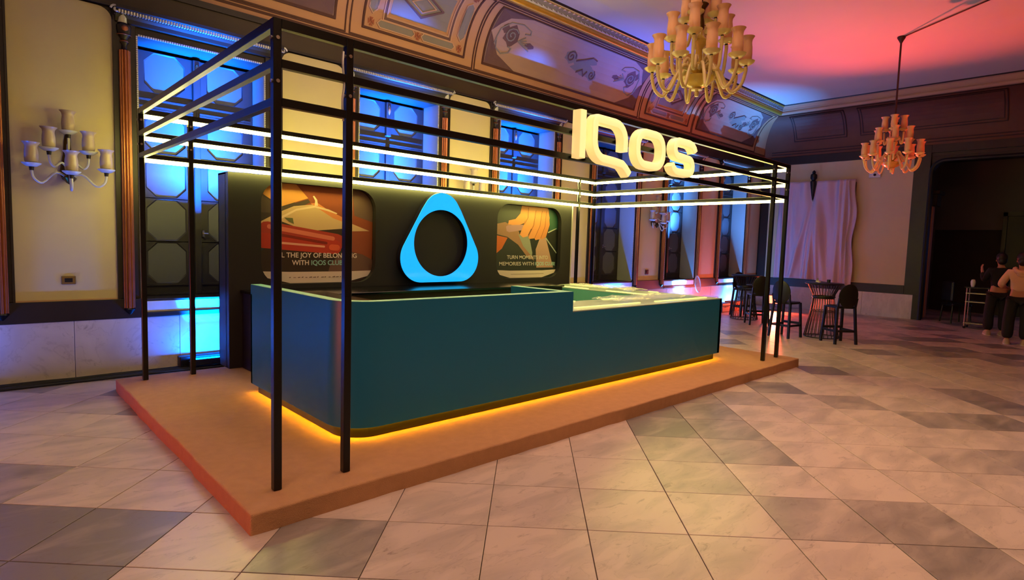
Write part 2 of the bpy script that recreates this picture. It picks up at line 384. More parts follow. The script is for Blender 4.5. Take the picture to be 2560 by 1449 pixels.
for k, c in enumerate(piers):
    xr = min(c+0.455, XE-0.02)
    # cream panel with rounded upper corners, as seen between the scroll brackets
    pl = []
    r = 0.13
    for t in range(7):
        a = math.radians(90*t/6); pl.append((xr-r*math.sin(a)*1.0, 4.155-r*(1-math.cos(a))) if False else (xr-r+r*math.cos(a), 4.14-r+r*math.sin(a)))
    for t in range(7):
        a = math.radians(90+90*t/6); pl.append((c-0.455+r+r*math.cos(a), 4.14-r+r*math.sin(a)))
    pl += [(c-0.455, 0.875), (xr, 0.875)]
    MB().prism(pl, 0.012, 0.035, 'y').build('wall_panel', 'cream', wl)
    f = MB().box(c-0.455, xr, 0.0, 0.02, 0.868, 0.885); f.build('panel_bead', 'cove_lite', wl)
    for sx in (-1, 1):
        x0, x1 = sorted((c+sx*0.455, c+sx*OPW))
        if x0 > XE-0.05: continue
        x1 = min(x1, XE)
        MB().box(x0, x1, -0.005, 0.035, 0.87, 4.16).build('wood_stile', 'wood', wl, bevel=0.006)
        e = MB().box(min(x0, c+sx*0.475), max(x0, c+sx*0.475), -0.018, 0.0, 0.87, 4.02) if sx > 0 else MB().box(c-0.475, c-0.455, -0.018, 0.0, 0.87, 4.02)
        e.build('stile_edge', 'wood', wl)
        if c+sx*0.565 < XE-0.1:
            h = put('half_column', col_me, wl, (c+sx*0.565, -0.005, 0))
            put('column_finial', fin_me, h); cp = put('column_capital', cap_me, h); put('capital_rosette', ros_me, h)
    MB().box(c-OPW, min(c+OPW, XE), -0.028, 0.03, 0.645, 0.87).build('wood_rail', 'wood', wl, bevel=0.006)

# openings
def octo(w, h, c): return [(w-c, h), (w, h-c), (w, -h+c), (w-c, -h), (-w+c, -h), (-w, -h+c), (-w, h-c), (-w+c, h)]
LW = 0.70
rows = [(1.01, 1.54), (1.55, 2.08), (2.09, 2.62), (2.63, 3.14), (3.36, 3.86)]
def leaf():
    m = MB()
    for z0, z1 in rows:
        zc, hz = (z0+z1)/2, (z1-z0)/2; hw = LW/2
        out = [(x*1.0, z) for x, z in octo(hw, hz, 0.001)]; inn = octo(0.205, hz-0.025, 0.105); mid = octo(0.225, hz-0.006, 0.11)
        for (pa, ya), (pb, yb) in (((out, 0), (mid, 0)), ((mid, 0), (inn, 0.018)), ((inn, 0.018), (inn, 0.05))):
            m.add([(x, ya, zc+z) for x, z in pa]+[(x, yb, zc+z) for x, z in pb], [(i, (i+1) % 8, 8+(i+1) % 8, 8+i) for i in range(8)])
    m.box(-LW/2, LW/2, 0, 0.04, 0.85, 1.01); m.box(-LW/2, LW/2, 0, 0.04, 3.14, 3.36)
    for z, d in ((3.155, .010), (3.185, .016), (3.22, .008), (3.27, .016), (3.30, .010), (0.87, .03), (0.985, .02)): m.box(-LW/2+0.03, LW/2-0.03, -d, 0, z, z+0.022)
    return m
leaf_me = leaf().mesh('door_leaf', 30); leaf_me.materials.append(M['door_wood'])
pane_me = []
for z0, z1 in rows:
    m = MB().prism(octo(0.215, (z1-z0)/2-0.015, 0.105), 0.011, 0.045, 'y'); pm = m.mesh('octagon_pane'); pm.materials.append(M['pane']); pane_me.append(((z0+z1)/2, pm))
m = MB()
for k in range(58):
    x = -0.70+1.40*k/57; m.box(x-0.008, x+0.008, -0.016, 0, 3.895, 3.915)
for k in range(124):
    z = 0.9+2.99*k/123
    for sx in (-1, 1): m.box(sx*0.722-0.008, sx*0.722+0.008, -0.012, 0, z-0.008, z+0.008)
bead_me = m.mesh('bead_trim'); bead_me.materials.append(M['silvered'])
def cornice_over(w):
    m = MB()
    prof = [(0.0, 4.0), (-0.03, 4.01), (-0.045, 4.05), (-0.07, 4.08), (-0.075, 4.10), (-0.13, 4.13), (-0.14, 4.165), (0.0, 4.165)]
    m.loft([[(x, y, z) for y, z in prof] for x in (-w, w)])
    return m
corn_me = cornice_over(0.93).mesh('door_cornice'); corn_me.materials.append(M['wood'])
m = MB()
for k in range(64):
    x = -0.90+1.80*k/63; m.box(x-0.009, x+0.009, -0.115, -0.07, 4.085, 4.118)
dent_me = m.mesh('dentil_row'); dent_me.materials.append(M['silvered'])
m = MB()
for sx in (-1, 1):
    sp = [(sx*(0.93+0.05*math.cos(a)*(1-a/9)), -0.10, 4.115+0.045*math.sin(a)*(1-a/9)) for a in [k*0.5 for k in range(16)]]
    m.tube(sp, 0.012, 6)
    m.lathe([(0.05, 4.0), (0.06, 4.06), (0.075, 4.09)], 10, c=(sx*0.86, 0.0, 0), a0=-PI, a1=0)
scr_me = m.mesh('cornice_scroll', 50); scr_me.materials.append(M['silvered'])
nwin = 0
for a, b in zip(piers[:-1], piers[1:]):
    c = (a+b)/2; nwin += 1
    hw = PER/2-OPW
    w = struct('window_%d' % nwin, (c, YW, 0))
    for sx in (-1, 1):
        MB().box(min(sx*hw, sx*(hw-0.02)), max(sx*hw, sx*(hw-0.02)), 0.0, 0.46, 0.86, 3.90).build('reveal', 'reveal', w)
        lf = put('door_leaf', leaf_me, w, (sx*0.352, 0.40, 0))
        for zc, pm in pane_me: put('octagon_pane', pm, lf, (0, 0, zc))
    MB().box(-hw, hw, 0.0, 0.5, 3.90, 3.93).build('reveal_head', 'door_wood', w)
    MB().box(-hw, hw, -0.02, 0.5, 0.835, 0.862).build('window_sill', 'wood', w, bevel=0.005)
    MB().box(-hw, hw, -0.022, 0.03, 0.705, 0.835).build('apron_slab', 'white_marble', w, bevel=0.003)
    MB().box(-hw, hw, -0.035, 0.03, 0.645, 0.705).build('apron_moulding', 'wood', w, bevel=0.008)
    m = MB().box(-0.04, 0.04, 0.355, 0.41, 0.86, 3.14).box(-0.045, 0.045, 0.345, 0.41, 3.32, 3.86)
    m.build('centre_mullion', 'door_wood', w, bevel=0.012, seg=2)
    m = MB().lathe([(0.0, -0.07), (0.012, -0.05), (0.03, 0.0), (0.028, 0.05), (0.012, 0.08), (0.0, 0.09)], 10, c=(0, 0.345, 3.72)); m.build('mullion_finial', 'copper', w, smooth=50)
    m = MB().box(0.05, 0.075, 0.36, 0.40, 1.62, 1.70).tube([(0.062, 0.36, 1.66), (0.062, 0.33, 1.66), (0.11, 0.325, 1.66)], 0.008); m.build('door_handle', 'bolt', w)
    put('bead_trim', bead_me, w, (0, 0, 0))
    cn = put('door_cornice', corn_me, w); put('dentil_row', dent_me, cn); put('cornice_scroll', scr_me, cn)

# ------------------------------------------------------------------ cove, cornice, ceiling
RY, RZ, ZB = 0.72, 1.13, 4.47
def cv(x, t, h=0.0, end=False):
    a = t*PI/2
    d = RY*(1-math.cos(a)); z = ZB+RZ*math.sin(a)          # d = distance out from the wall
    nx, nz = -math.cos(a)/RY, -math.sin(a)/RZ; L = math.hypot(nx, nz); nx, nz = nx/L, nz/L
    d2 = d-h*nx; z2 = z+h*nz                                 # offset into the room / downwards
    return (x, YW-d2, z2) if not end else (XE-d2, x, z2)
def patch(m, x0, x1, t0, t1, h=0.012, end=False, mitre=0):
    n = max(2, int(abs(t1-t0)*14)); top = []; bot = []
    for i in range(n+1):
        t = t0+(t1-t0)*i/n; d = RY*(1-math.cos(t*PI/2))*mitre
        top.append((cv(x0, t, h, end), cv(x1-d, t, h, end))); bot.append((cv(x0, t, -0.01, end), cv(x1-d, t, -0.01, end)))
    rings = [[bt[0], tp[0], tp[1], bt[1]] for bt, tp in zip(bot, top)]
    m.loft(rings)
def cline(m, pts, w, h=0.014, end=False, closed=False):
    # ribbon in (x, arclength) space; t scaled by 1.53 m
    K = 1.53
    P = [Vector((x, t*K)) for x, t in pts]
    if closed: P.append(P[0])
    for a, b in zip(P[:-1], P[1:]):
        L = (b-a).length
        if L < 1e-4: continue
        d = (b-a)/L; nrm = Vector((-d.y, d.x))*w/2; n = max(1, int(L/0.12)); rings = []
        a2, b2 = a-d*w*0.4, b+d*w*0.4
        for i in range(n+1):
            p = a2+(b2-a2)*i/n; q0, q1 = p+nrm, p-nrm
            rings.append([cv(q0.x, q0.y/K, -0.005, end), cv(q0.x, q0.y/K, h, end), cv(q1.x, q1.y/K, h, end), cv(q1.x, q1.y/K, -0.005, end)])
        m.loft(rings)
def cpoly(m, pts, h=0.010, end=False, c=None):
    K = 1.53; n = len(pts)
    c = c or (sum(p[0] for p in pts)/n, sum(p[1] for p in pts)/n)
    vs = [cv(c[0], c[1], h, end)]+[cv(x, t, h, end) for x, t in pts]+[cv(c[0]+(x-c[0])*.5, c[1]+(t-c[1])*.5, h, end) for x, t in pts]
    fs = []
    for i in range(n):
        j = (i+1) % n; fs += [(1+i, 1+j, 1+n+j, 1+n+i), (0, 1+n+i, 1+n+j)]
    m.add(vs, fs)
# cove shell
ce = struct('trim_1')
m = MB()
N = 14; rings = []
for i in range(N+1):
    t = i/N; d = RY*(1-math.cos(t*PI/2))
    p0, p1 = cv(XMIN, t), cv(XE-d, t); q = lambda p: (p[0], p[1]+0.06, p[2]+0.05)
    rings.append([p0, p1, q(p1), q(p0)])
m.loft(rings); m.build('painted_cove', 'cove', ce, smooth=40)
m = MB(); rings = []
for i in range(N+1):
    t = i/N; d = RY*(1-math.cos(t*PI/2))
    p0, p1 = cv(YW-d, t, 0, True), cv(YMIN, t, 0, True); q = lambda p: (p[0]+0.06, p[1], p[2]+0.05)
    rings.append([p0, p1, q(p1), q(p0)])
m.loft(rings)
ce2 = struct('trim_2'); m.build('brown_cove', 'end_cove', ce2, smooth=40)
# long lines of the painted cove
m = MB()
for t, w in ((0.05, 0.02), (0.075, 0.012), (0.955, 0.02), (0.985, 0.012)): patch(m, XMIN, XE-0.02, t-w/2, t+w/2, 0.008, mitre=1)
m.build('cove_border_line', 'cove_line', ce)
FR = [(-4.10, -2.22), (3.06, 4.94), (10.30, 12.18)]       # framed coffers
FI = [(-1.72, 2.62), (5.36, 9.86), (12.60, 15.9)]         # open painted fields
T0, T1 = 0.17, 0.86
K = 1.53
for x0, x1 in FR:
    if x1 < -1: continue
    p = MB(); patch(p, x0, x1, T0, T1, 0.006); pr = p.build('cove_coffer', 'cove', ce)
    l = MB(); cline(l, [(x0, T0), (x1, T0), (x1, T1), (x0, T1)], 0.03, 0.02, closed=True)
    cline(l, [(x0-0.2, T0-0.08), (x1+0.2, T0-0.08), (x1+0.2, T1+0.05), (x0-0.2, T1+0.05)], 0.02, 0.012, closed=True)
    l.build('coffer_line', 'cove_line', pr)
    # inner framed field with diamond
    xi0, xi1, ti0, ti1 = x0+0.42, x1-0.42, T0+0.17, T1-0.17
    l = MB()
    for e in (0.05, 0.11): cline(l, [(xi0-e, ti0-e/K), (xi1+e, ti0-e/K), (xi1+e, ti1+e/K), (xi0-e, ti1+e/K)], 0.022, 0.022, closed=True)
    l.build('coffer_moulding', 'cove_lite', pr)
    l = MB(); cline(l, [(xi0-0.08, ti0-0.08/K), (xi1+0.08, ti0-0.08/K), (xi1+0.08, ti1+0.08/K), (xi0-0.08, ti1+0.08/K)], 0.03, 0.016, closed=True)
    l.build('coffer_shadow_line', 'cove_mauve', pr)
    p = MB(); patch(p, xi0, xi1, ti0, ti1, 0.010); p.build('coffer_field', 'cove_grey', pr)
    xc, tc = (x0+x1)/2, (T0+T1)/2
    l = MB(); cline(l, [(xc-0.36, tc), (xc, tc-0.12), (xc+0.36, tc), (xc, tc+0.12)], 0.03, 0.026, closed=True); l.build('coffer_diamond', 'cove_mauve', pr)
    l = MB(); cline(l, [(xc-0.22, tc), (xc, tc-0.075), (xc+0.22, tc), (xc, tc+0.075)], 0.016, 0.026, closed=True); l.build('coffer_diamond', 'cove_lite', pr)
    # elongated octagons all around
    def lozenge(xa, xb, ta, tb):
        e = min(xb-xa, (tb-ta)*K)*0.5
        if xb-xa > (tb-ta)*K: pts = [(xa, (ta+tb)/2), (xa+e, ta), (xb-e, ta), (xb, (ta+tb)/2), (xb-e, tb), (xa+e, tb)]
        else: pts = [((xa+xb)/2, ta), (xb, ta+e/K), (xb, tb-e/K), ((xa+xb)/2, tb), (xa, tb-e/K), (xa, ta+e/K)]
        q = MB(); cpoly(q, pts, 0.016); lz = q.build('coffer_lozenge', 'cove_grey', pr)
        q = MB(); cline(q, pts, 0.016, 0.022, closed=True); q.build('lozenge_line', 'cove_lite', lz) if False else q.build('lozenge_line', 'cove_lite', pr)
    xm = (x0+x1)/2
    for ta, tb in ((T0+0.03, T0+0.095), (T1-0.095, T1-0.03)):
        lozenge(x0+0.22, xm-0.06, ta, tb); lozenge(xm+0.06, x1-0.22, ta, tb)
    for xa, xb in ((x0+0.06, x0+0.2), (x1-0.2, x1-0.06)): lozenge(xa, xb, T0+0.13, T1-0.13)
    q = MB()
    for xx, tt in ((x0+0.12, T0+0.06), (x1-0.12, T0+0.06), (x0+0.12, T1-0.06), (x1-0.12, T1-0.06), (xm, T0+0.06), (xm, T1-0.06)):
        for dx, dt in ((0.05, 0), (-0.05, 0), (0, 0.035), (0, -0.035)):
            cpoly(q, [(xx, tt), (xx+dx+dt*0.9, tt+dt+dx*0.5), (xx+dx-dt*0.9, tt+dt-dx*0.5)], 0.018)
    q.build('coffer_star', 'cove_red', pr)
def spiral(m, x, t, r, turns, s=1, a0=0, w=0.02, h=0.012):
    pts = []
    for k in range(int(turns*10)+1):
        a = a0+s*k*2*PI/10; rr = r*(1-0.85*k/(turns*10)); pts.append((x+rr*math.cos(a), t+rr*math.sin(a)/K))
    cline(m, pts, w, h)
def blob(m, x, t, rx, ry, n=12, wob=0.18, h=0.009):
    cpoly(m, [(x+rx*(1+wob*math.sin(3*k))*math.cos(2*PI*k/n), t+ry/K*(1+wob*math.cos(2*k))*math.sin(2*PI*k/n)) for k in range(n)], h)
for fi, (x0, x1) in enumerate(FI):
    p = MB(); patch(p, x0, x1, T0, T1, 0.006); pr = p.build('cove_field', 'cove_field', ce)
    l = MB(); cline(l, [(x0, T0), (x1, T0), (x1, T1), (x0, T1)], 0.035, 0.016, closed=True)
    cline(l, [(x0-0.17, T0-0.08), (x1+0.17, T0-0.08), (x1+0.17, T1+0.05), (x0-0.17, T1+0.05)], 0.02, 0.012, closed=True); l.build('field_line', 'cove_line', pr)
    for s in (1, -1):
        xe = x0 if s > 0 else x1
        q = MB(); tc = (T0+T1)/2
        # dark corner wash, roundel, leaf sprays
        for tt, dt in ((T0, 1), (T1, -1)):
            cpoly(q, [(xe+s*0.03, tt+dt*0.01), (xe+s*0.75, tt+dt*0.01), (xe+s*0.55, tt+dt*0.05), (xe+s*0.25, tt+dt*0.10), (xe+s*0.12, tt+dt*0.24), (xe+s*0.03, tt+dt*0.34)], 0.011)
        blob(q, xe+s*0.48, tc+0.02, 0.17, 0.19); blob(q, xe+s*0.95, tc-0.03, 0.12, 0.05); blob(q, xe+s*0.30, tc+0.08, 0.07, 0.09)
        q.build('corner_ornament', 'cove_mauve', pr)
        q = MB()
        spiral(q, xe+s*0.48, tc+0.02, 0.15, 1.6, s, 0.6, 0.025, 0.018)
        cline(q, [(xe+s*0.16, tc-0.12), (xe+s*0.2, tc+0.06), (xe+s*0.36, tc+0.17), (xe+s*0.62, tc+0.2), (xe+s*0.85, tc+0.15), (xe+s*0.88, tc+0.1), (xe+s*0.76, tc+0.09)], 0.02, 0.018)
        cline(q, [(xe+s*0.18, tc-0.06), (xe+s*0.22, tc-0.16), (xe+s*0.36, tc-0.2), (xe+s*0.52, tc-0.17), (xe+s*0.56, tc-0.12), (xe+s*0.48, tc-0.11)], 0.02, 0.018)
        for k in range(5): cline(q, [(xe+s*0.66, tc-0.02), (xe+s*(0.8+0.04*k), tc+0.05-0.035*k)], 0.016, 0.018)
        q.build('ornament_scroll', 'cove_grey', pr)
    xc, tc = (x0+x1)/2+0.2, (T0+T1)/2-0.03
    q = MB(); blob(q, xc-0.38, tc+0.06, 0.17, 0.13); blob(q, xc+0.02, tc-0.02, 0.3, 0.14, 16, 0.25); blob(q, xc+0.34, tc-0.08, 0.16, 0.1); blob(q, xc+0.22, tc+0.08, 0.16, 0.06)
    q.build('centre_ornament', 'cove_grey', pr)
    q = MB(); spiral(q, xc-0.38, tc+0.06, 0.13, 1.5, 1, 0, 0.022, 0.018); spiral(q, xc+0.36, tc-0.08, 0.1, 1.4, -1, 1, 0.02, 0.018)
    cline(q, [(xc-0.2, tc+0.03), (xc, tc+0.08), (xc+0.2, tc+0.14), (xc+0.34, tc+0.12)], 0.025, 0.018); cline(q, [(xc-0.1, tc-0.1), (xc+0.05, tc-0.05), (xc+0.12, tc-0.12), (xc+0.2, tc-0.06)], 0.022, 0.018)
    q.build('ornament_scroll', 'cove_mauve', pr)
# end-wall cove panels
q = MB()
for t in (0.06, 0.10, 0.93): patch(q, YMIN, YW-0.25, t-0.008, t+0.008, 0.010, True)
q.build('cove_border_line', 'end_line', ce2)
for y0, y1 in ((-1.15, 1.95), (-4.6, -1.75), (2.3, 3.7)):
    q = MB(); patch(q, y0, y1, 0.26, 0.84, 0.012, True); pn = q.build('cove_panel', 'end_cove', ce2)
    q = MB()
    for e in (0.0, 0.06): cline(q, [(y0+e, 0.26+e/K), (y1-e, 0.26+e/K), (y1-e, 0.84-e/K), (y0+e, 0.84-e/K)], 0.02, 0.024, True, closed=True)
    q.build('panel_line', 'end_line', pn)
# gilded cornice under the flat ceiling
ZT = ZB+RZ
def run(prof, name, m1, x0=XMIN, end=True, parent=ce):
    m = MB(); m.loft([[(x0, YW-d, z) for d, z in prof], [(XE-0, YW-d, z) for d, z in prof]]) if False else None
    m = MB(); m.loft([[(x0, YW-d, z) for d, z in prof], [(XE-d, YW-d, z) for d, z in prof]]); m.build(name, m1, parent, smooth=35)
    m = MB(); m.loft([[(XE-d, YW-d, z) for d, z in prof], [(XE-d, YMIN, z) for d, z in prof]])
    m.build(name, m1 if not end else ('cove_lite' if m1 != 'wood' else m1), ce2, smooth=35)
roll = [(0.70, ZT+0.05)]+[(0.755+0.058*math.cos(a), ZT+0.045+0.058*math.sin(a)) for a in [math.radians(200+28*k) for k in range(8)]]+[(0.70, ZT+0.10)]
run(roll, 'gold_roll', 'gold')
run([(0.70, ZT+0.082), (0.805, ZT+0.082), (0.825, ZT+0.10), (0.70, ZT+0.105)], 'cornice_fillet', 'silvered')
run([(0.70, ZT+0.10), (0.815, ZT+0.10), (0.865, ZT+0.19), (0.70, ZT+0.19)], 'cornice_band', 'cove_grey')
run([(0.70, ZT+0.185), (0.87, ZT+0.185), (0.90, ZT+0.205), (0.70, ZT+0.21)], 'gold_lip', 'gold')
run([(0.70, ZT+0.20), (0.905, ZT+0.203), (0.93, ZT+0.235), (0.70, ZT+0.235)], 'cornice_edge', 'wood')
m = MB(); x = 2.0
while x < XE-1.2:      # leaf relief of the ornament band
    for s_ in (0, 1):
        pts = [(x+0.10*u*math.cos(0.9*s_), 0.5+(0.22 if s_ else -0.22)+0.25*math.sin(3*u)*(1 if s_ else -1)) for u in (0, .3, .6, .9)]
        m.tube([(px, YW-(0.815+0.05*v), ZT+0.10+0.09*v) for px, v in pts], [0.005, 0.014, 0.012, 0.004], 5)
    x += 0.125
o = m.build('cornice_leaf_relief', 'silvered', ce, smooth=50); o['kind'] = 'stuff'
o = MB().box(XMIN-0.1, XE+0.1, YMIN-0.1, YW+0.1, ZC, ZC+0.15).build('ceiling', 'ceiling'); o['kind'] = 'structure'
# walls out of view that close the hall
o = MB().box(XMIN-0.15, XE, YMIN-0.15, YMIN, 0, ZC).build('wall_right', 'cream'); o['kind'] = 'structure'
o = MB().box(XMIN-0.15, XMIN, YMIN, YW, 0, ZC).build('wall_front', 'cream'); o['kind'] = 'structure'

# ------------------------------------------------------------------ end wall
wb = struct('wall_back', (XE, 0, 0))     # children local x: negative = into the room
DY0, DY1, DH = 0.30, -4.2, 4.22          # doorway to the dim room
m = MB().box(0.03, 0.5, DY0, YW+0.1, 0, 5.9).box(0.03, 0.5, YMIN, DY1, 0, 5.9).box(0.03, 0.5, DY1, DY0, DH, 5.9); m.build('end_wall_body', 'wood', wb)
MB().box(0.0, 0.035, 0.66, YW-0.25, 0.875, 4.26).build('wall_panel', 'cream', wb)
for y0, y1, z0, z1 in ((0.30, 0.66, 0.64, 4.50), (YW-0.25, YW-0.02, 0.87, 4.26), (0.66, YW-0.03, 4.26, 4.50), (0.66, YW-0.03, 0.64, 0.875)):
    MB().box(-0.02, 0.04, y0, y1, z0, z1).build('wood_board', 'wood', wb, bevel=0.006)
MB().box(-0.02, 0.04, DY1-3, 0.30, 4.30, 4.50).build('wood_board', 'wood', wb)
ys = 0.45
while ys < YW-0.1:
    y1 = min(ys+1.18, YW-0.03); MB().box(-0.02, 0.03, ys+0.002, y1-0.002, 0, 0.64).build('dado_slab', 'dado', wb, bevel=0.003); ys = y1
MB().box(-0.03, 0.1, 0.26, 0.45, 0, 0.64).build('door_plinth', 'wood', wb)
# door architrave with curved upper corner
pts = [(0, DY0-0.02, 0.0), (0, DY0-0.02, 3.8)]+[(0, DY0-0.02-0.3*(1-math.cos(a)), 3.8+0.3*math.sin(a)) for a in [PI/2*k/6 for k in range(1, 7)]]+[(0, DY1, 4.1)]
m = MB().tube(pts, 0.05, 8); m.build('door_architrave', 'black_plastic', wb, smooth=40)
m = MB().prism([(DY0-0.02, 3.8)]+[(DY0-0.02-0.3*(1-math.cos(a)), 3.8+0.3*math.sin(a)) for a in [PI/2*k/6 for k in range(1, 7)]]+[(DY1, 4.1), (DY1, DH+0.02), (DY0, DH+0.02)], 0.04, 0.4, 'x'); m.build('door_spandrel', 'black_plastic', wb)
# dim room beyond
wf = struct('wall_far')
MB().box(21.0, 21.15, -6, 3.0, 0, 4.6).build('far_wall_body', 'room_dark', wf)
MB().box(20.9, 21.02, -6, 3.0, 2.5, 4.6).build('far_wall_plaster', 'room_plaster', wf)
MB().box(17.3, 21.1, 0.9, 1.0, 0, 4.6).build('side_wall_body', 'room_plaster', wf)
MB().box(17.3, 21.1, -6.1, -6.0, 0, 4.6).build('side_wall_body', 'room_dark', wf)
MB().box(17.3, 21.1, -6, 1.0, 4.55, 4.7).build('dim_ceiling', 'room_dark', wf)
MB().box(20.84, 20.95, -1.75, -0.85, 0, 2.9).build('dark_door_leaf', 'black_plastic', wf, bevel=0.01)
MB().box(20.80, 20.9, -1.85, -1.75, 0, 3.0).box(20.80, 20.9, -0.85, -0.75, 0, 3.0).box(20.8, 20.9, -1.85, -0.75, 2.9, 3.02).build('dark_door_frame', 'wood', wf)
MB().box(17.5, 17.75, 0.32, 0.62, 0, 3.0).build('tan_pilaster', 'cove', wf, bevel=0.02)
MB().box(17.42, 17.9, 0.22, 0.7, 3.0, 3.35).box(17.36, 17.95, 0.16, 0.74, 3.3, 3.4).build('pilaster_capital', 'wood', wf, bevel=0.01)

# ------------------------------------------------------------------ stand platform
def platform():
    x0, x1, y0, y1 = -0.207, 7.499, -0.206, 3.728
    bm = bmesh.new(); nx, ny = 60, 30
    def ed(i, n): return i == 0 or i == n
    top = {}
    for i in range(nx+1):
        for j in range(ny+1):
            x, y = x0+(x1-x0)*i/nx, y0+(y1-y0)*j/ny; z = PHP-0.0015+random.uniform(-0.0012, 0.0012)
            jx = random.uniform(-0.006, 0.006)
            if ed(i, nx): x += jx; z -= 0.003
            if ed(j, ny): y += jx; z -= 0.003
            top[i, j] = bm.verts.new((x, y, z))
    for i in range(nx):
        for j in range(ny): bm.faces.new((top[i, j], top[i+1, j], top[i+1, j+1], top[i, j+1]))
    loop = [(i, 0) for i in range(nx)]+[(nx, j) for j in range(ny)]+[(i, ny) for i in range(nx, 0, -1)]+[(0, j) for j in range(ny, 0, -1)]
    bot = []
    for k in loop:
        v = top[k].co; bot.append(bm.verts.new((v.x+random.uniform(-.003, .003), v.y+random.uniform(-.003, .003), 0.0)))
    n = len(loop)
    for k in range(n): bm.faces.new((top[loop[k]], bot[k], bot[(k+1) % n], top[loop[(k+1) % n]]))
    bmesh.ops.recalc_face_normals(bm, faces=bm.faces)
    me = bpy.data.meshes.new('stand_platform'); bm.to_mesh(me); bm.free(); me.materials.append(M['carpet'])
    me.polygons.foreach_set('use_smooth', [True]*len(me.polygons)); me.set_sharp_from_angle(angle=math.radians(50))
    return put('stand_platform', me, bevel=0.012, seg=3)
tag(platform(), 'low carpeted beige platform carrying the whole exhibition stand', 'platform')

# ------------------------------------------------------------------ black steel frame with light strips
s = 0.048; BX, WX, DYP = 0.4486, 7.2292, 3.4843
ZP = PHP+0.001
fr = thing('steel_gantry', 'tall black square-tube steel frame with glowing strips around the stand', 'frame', (0, 0, ZP))
Z = lambda z: z-ZP
LEV = [(2.832, 2.885), (2.614, 2.662), (2.397, 2.445)]
for px in (0, BX, WX-BX, WX):
    for py in (0, DYP):
        p = MB().box(px, px+s, py, py+s, 0, Z(2.885)).build('post', 'black_metal', fr, bevel=0.003)
        for zb in (2.775, 2.535):
            m = MB().tube([(px+s/2, py-0.001, Z(zb)), (px+s/2, py-0.007, Z(zb))], 0.011, 8); m.tube([(px-0.001, py+s/2, Z(zb)), (px-0.007, py+s/2, Z(zb))], 0.011, 8)
            m.build('bolt_head', 'bolt', p)
for z0, z1 in LEV:
    for a, b in ((s, BX), (BX+s, WX-BX), (WX-BX+s, WX)):
        for py in (0, DYP): MB().box(a, b, py+0.002, py+s-0.002, Z(z0), Z(z1)).build('beam', 'black_metal', fr, bevel=0.002)
    for px in (0, WX): MB().box(px+0.002, px+s-0.002, s, DYP, Z(z0), Z(z1)).build('beam', 'black_metal', fr, bevel=0.002)
    # light strips under the rear and right-hand beams, standing proud on the inner face
    zz0, zz1 = Z(z0)-0.037, Z(z0)-0.0005
    yc = DYP+0.014; xc = WX+0.014; e = 0.017
    MB().box(s+0.004, BX-0.004, yc-e, yc+e, zz0, zz1).build('light_strip', 'led', fr)
    MB().box(BX+s+0.002, WX-BX-0.002, yc-e, yc+e, zz0, zz1).build('light_strip', 'led', fr)
    MB().box(WX-BX+s+0.002, WX-0.002, yc-e, yc+e, zz0, zz1).build('light_strip', 'led', fr)
    MB().box(xc-e, xc+e, s+0.004, DYP-0.004, zz0, zz1).build('light_strip', 'led', fr)
# bunched tape on two posts
for (px, py) in ((BX, 0), (WX-BX, DYP)):
    m = MB().tube(smooth_path([(px-0.012, py+0.02, Z(2.80)), (px-0.02, py+0.01, Z(2.72)), (px-0.008, py+0.015, Z(2.6)), (px-0.022, py+0.01, Z(2.5)), (px-0.01, py+0.02, Z(2.38))], 4), 0.007, 5)
    m.build('tape_tail', 'silvered', fr)

# ------------------------------------------------------------------ sign letters
def stroke_letter(path, w, d, closed=False, cap=0.0):
    P = [Vector(p) for p in path]; n = len(P); L = []; R = []
    for i in range(n):
        a = P[(i-1) % n] if closed or i > 0 else P[i]; b = P[(i+1) % n] if closed or i < n-1 else P[i]
        t = (b-a).normalized(); nm = Vector((-t.y, t.x))
        t1 = (P[i]-a).normalized() if (P[i]-a).length > 1e-9 else t
        kk = 1/max(0.6, abs(t.dot(t1))); L.append(P[i]+nm*w/2*kk); R.append(P[i]-nm*w/2*kk)
    def prof(y, ins):
        f = 1-ins/(w/2)
        return [((l+r)/2+(l-(l+r)/2)*f, (l+r)/2+(r-(l+r)/2)*f, y) for l, r in zip(L, R)]
    layers = [(0.0, 0.006), (0.01, 0.0), (d-0.018, 0.0), (d-0.006, 0.006), (d, 0.018)]
    m = MB(); rings = []
    for i in range(n):
        sec = []
        cf = 0
        for y, ins in layers:
            l, r, _ = prof(y, ins)[i]; sec.append((l.x, -y, l.y))
        for y, ins in reversed(layers):
            l, r, _ = prof(y, ins)[i]; sec.append((r.x, -y, r.y))
        rings.append(sec)
    if closed: rings.append(rings[0])
    m.loft(rings, True, not closed); return m
def arc(cx, cz, r, a0, a1, n=8): return [(cx+r*math.cos(math.radians(a0+(a1-a0)*k/n)), cz+r*math.sin(math.radians(a0+(a1-a0)*k/n))) for k in range(n+1)]
def face_side(o):
    o.data.materials.append(M['sign_side'])
    for f in o.data.polygons: f.material_index = 0 if abs(f.normal.y) > 0.75 else 1
    return o
sg = thing('illuminated_sign', 'glowing cream channel letters reading IQOS on the front frame beams', 'sign', (0, -0.03, 2.40), 0)
w = 0.080; zl = 2.40; D = 0.095
def L2(p): return [(x, z-zl) for x, z in p]
m = stroke_letter(L2([(2.575, 2.405), (2.575, 2.42), (2.575, 2.79), (2.575, 2.808)]), 0.088, D); face_side(m.build('letter_i', 'sign_face', sg, smooth=50))
q = [(3.19, 2.535), (3.19, 2.62)]+arc(3.04, 2.62, 0.15, 0, 90, 6)[1:]+arc(2.79, 2.722, 0.048, 90, 180, 4)+[(2.742, 2.60)]+arc(2.892, 2.58, 0.15, 180, 260, 6)+[(3.05, 2.425), (3.16, 2.415), (3.21, 2.385), (3.27, 2.335)]
m = stroke_letter(L2(q), w, D); face_side(m.build('letter_q', 'sign_face', sg, smooth=50))
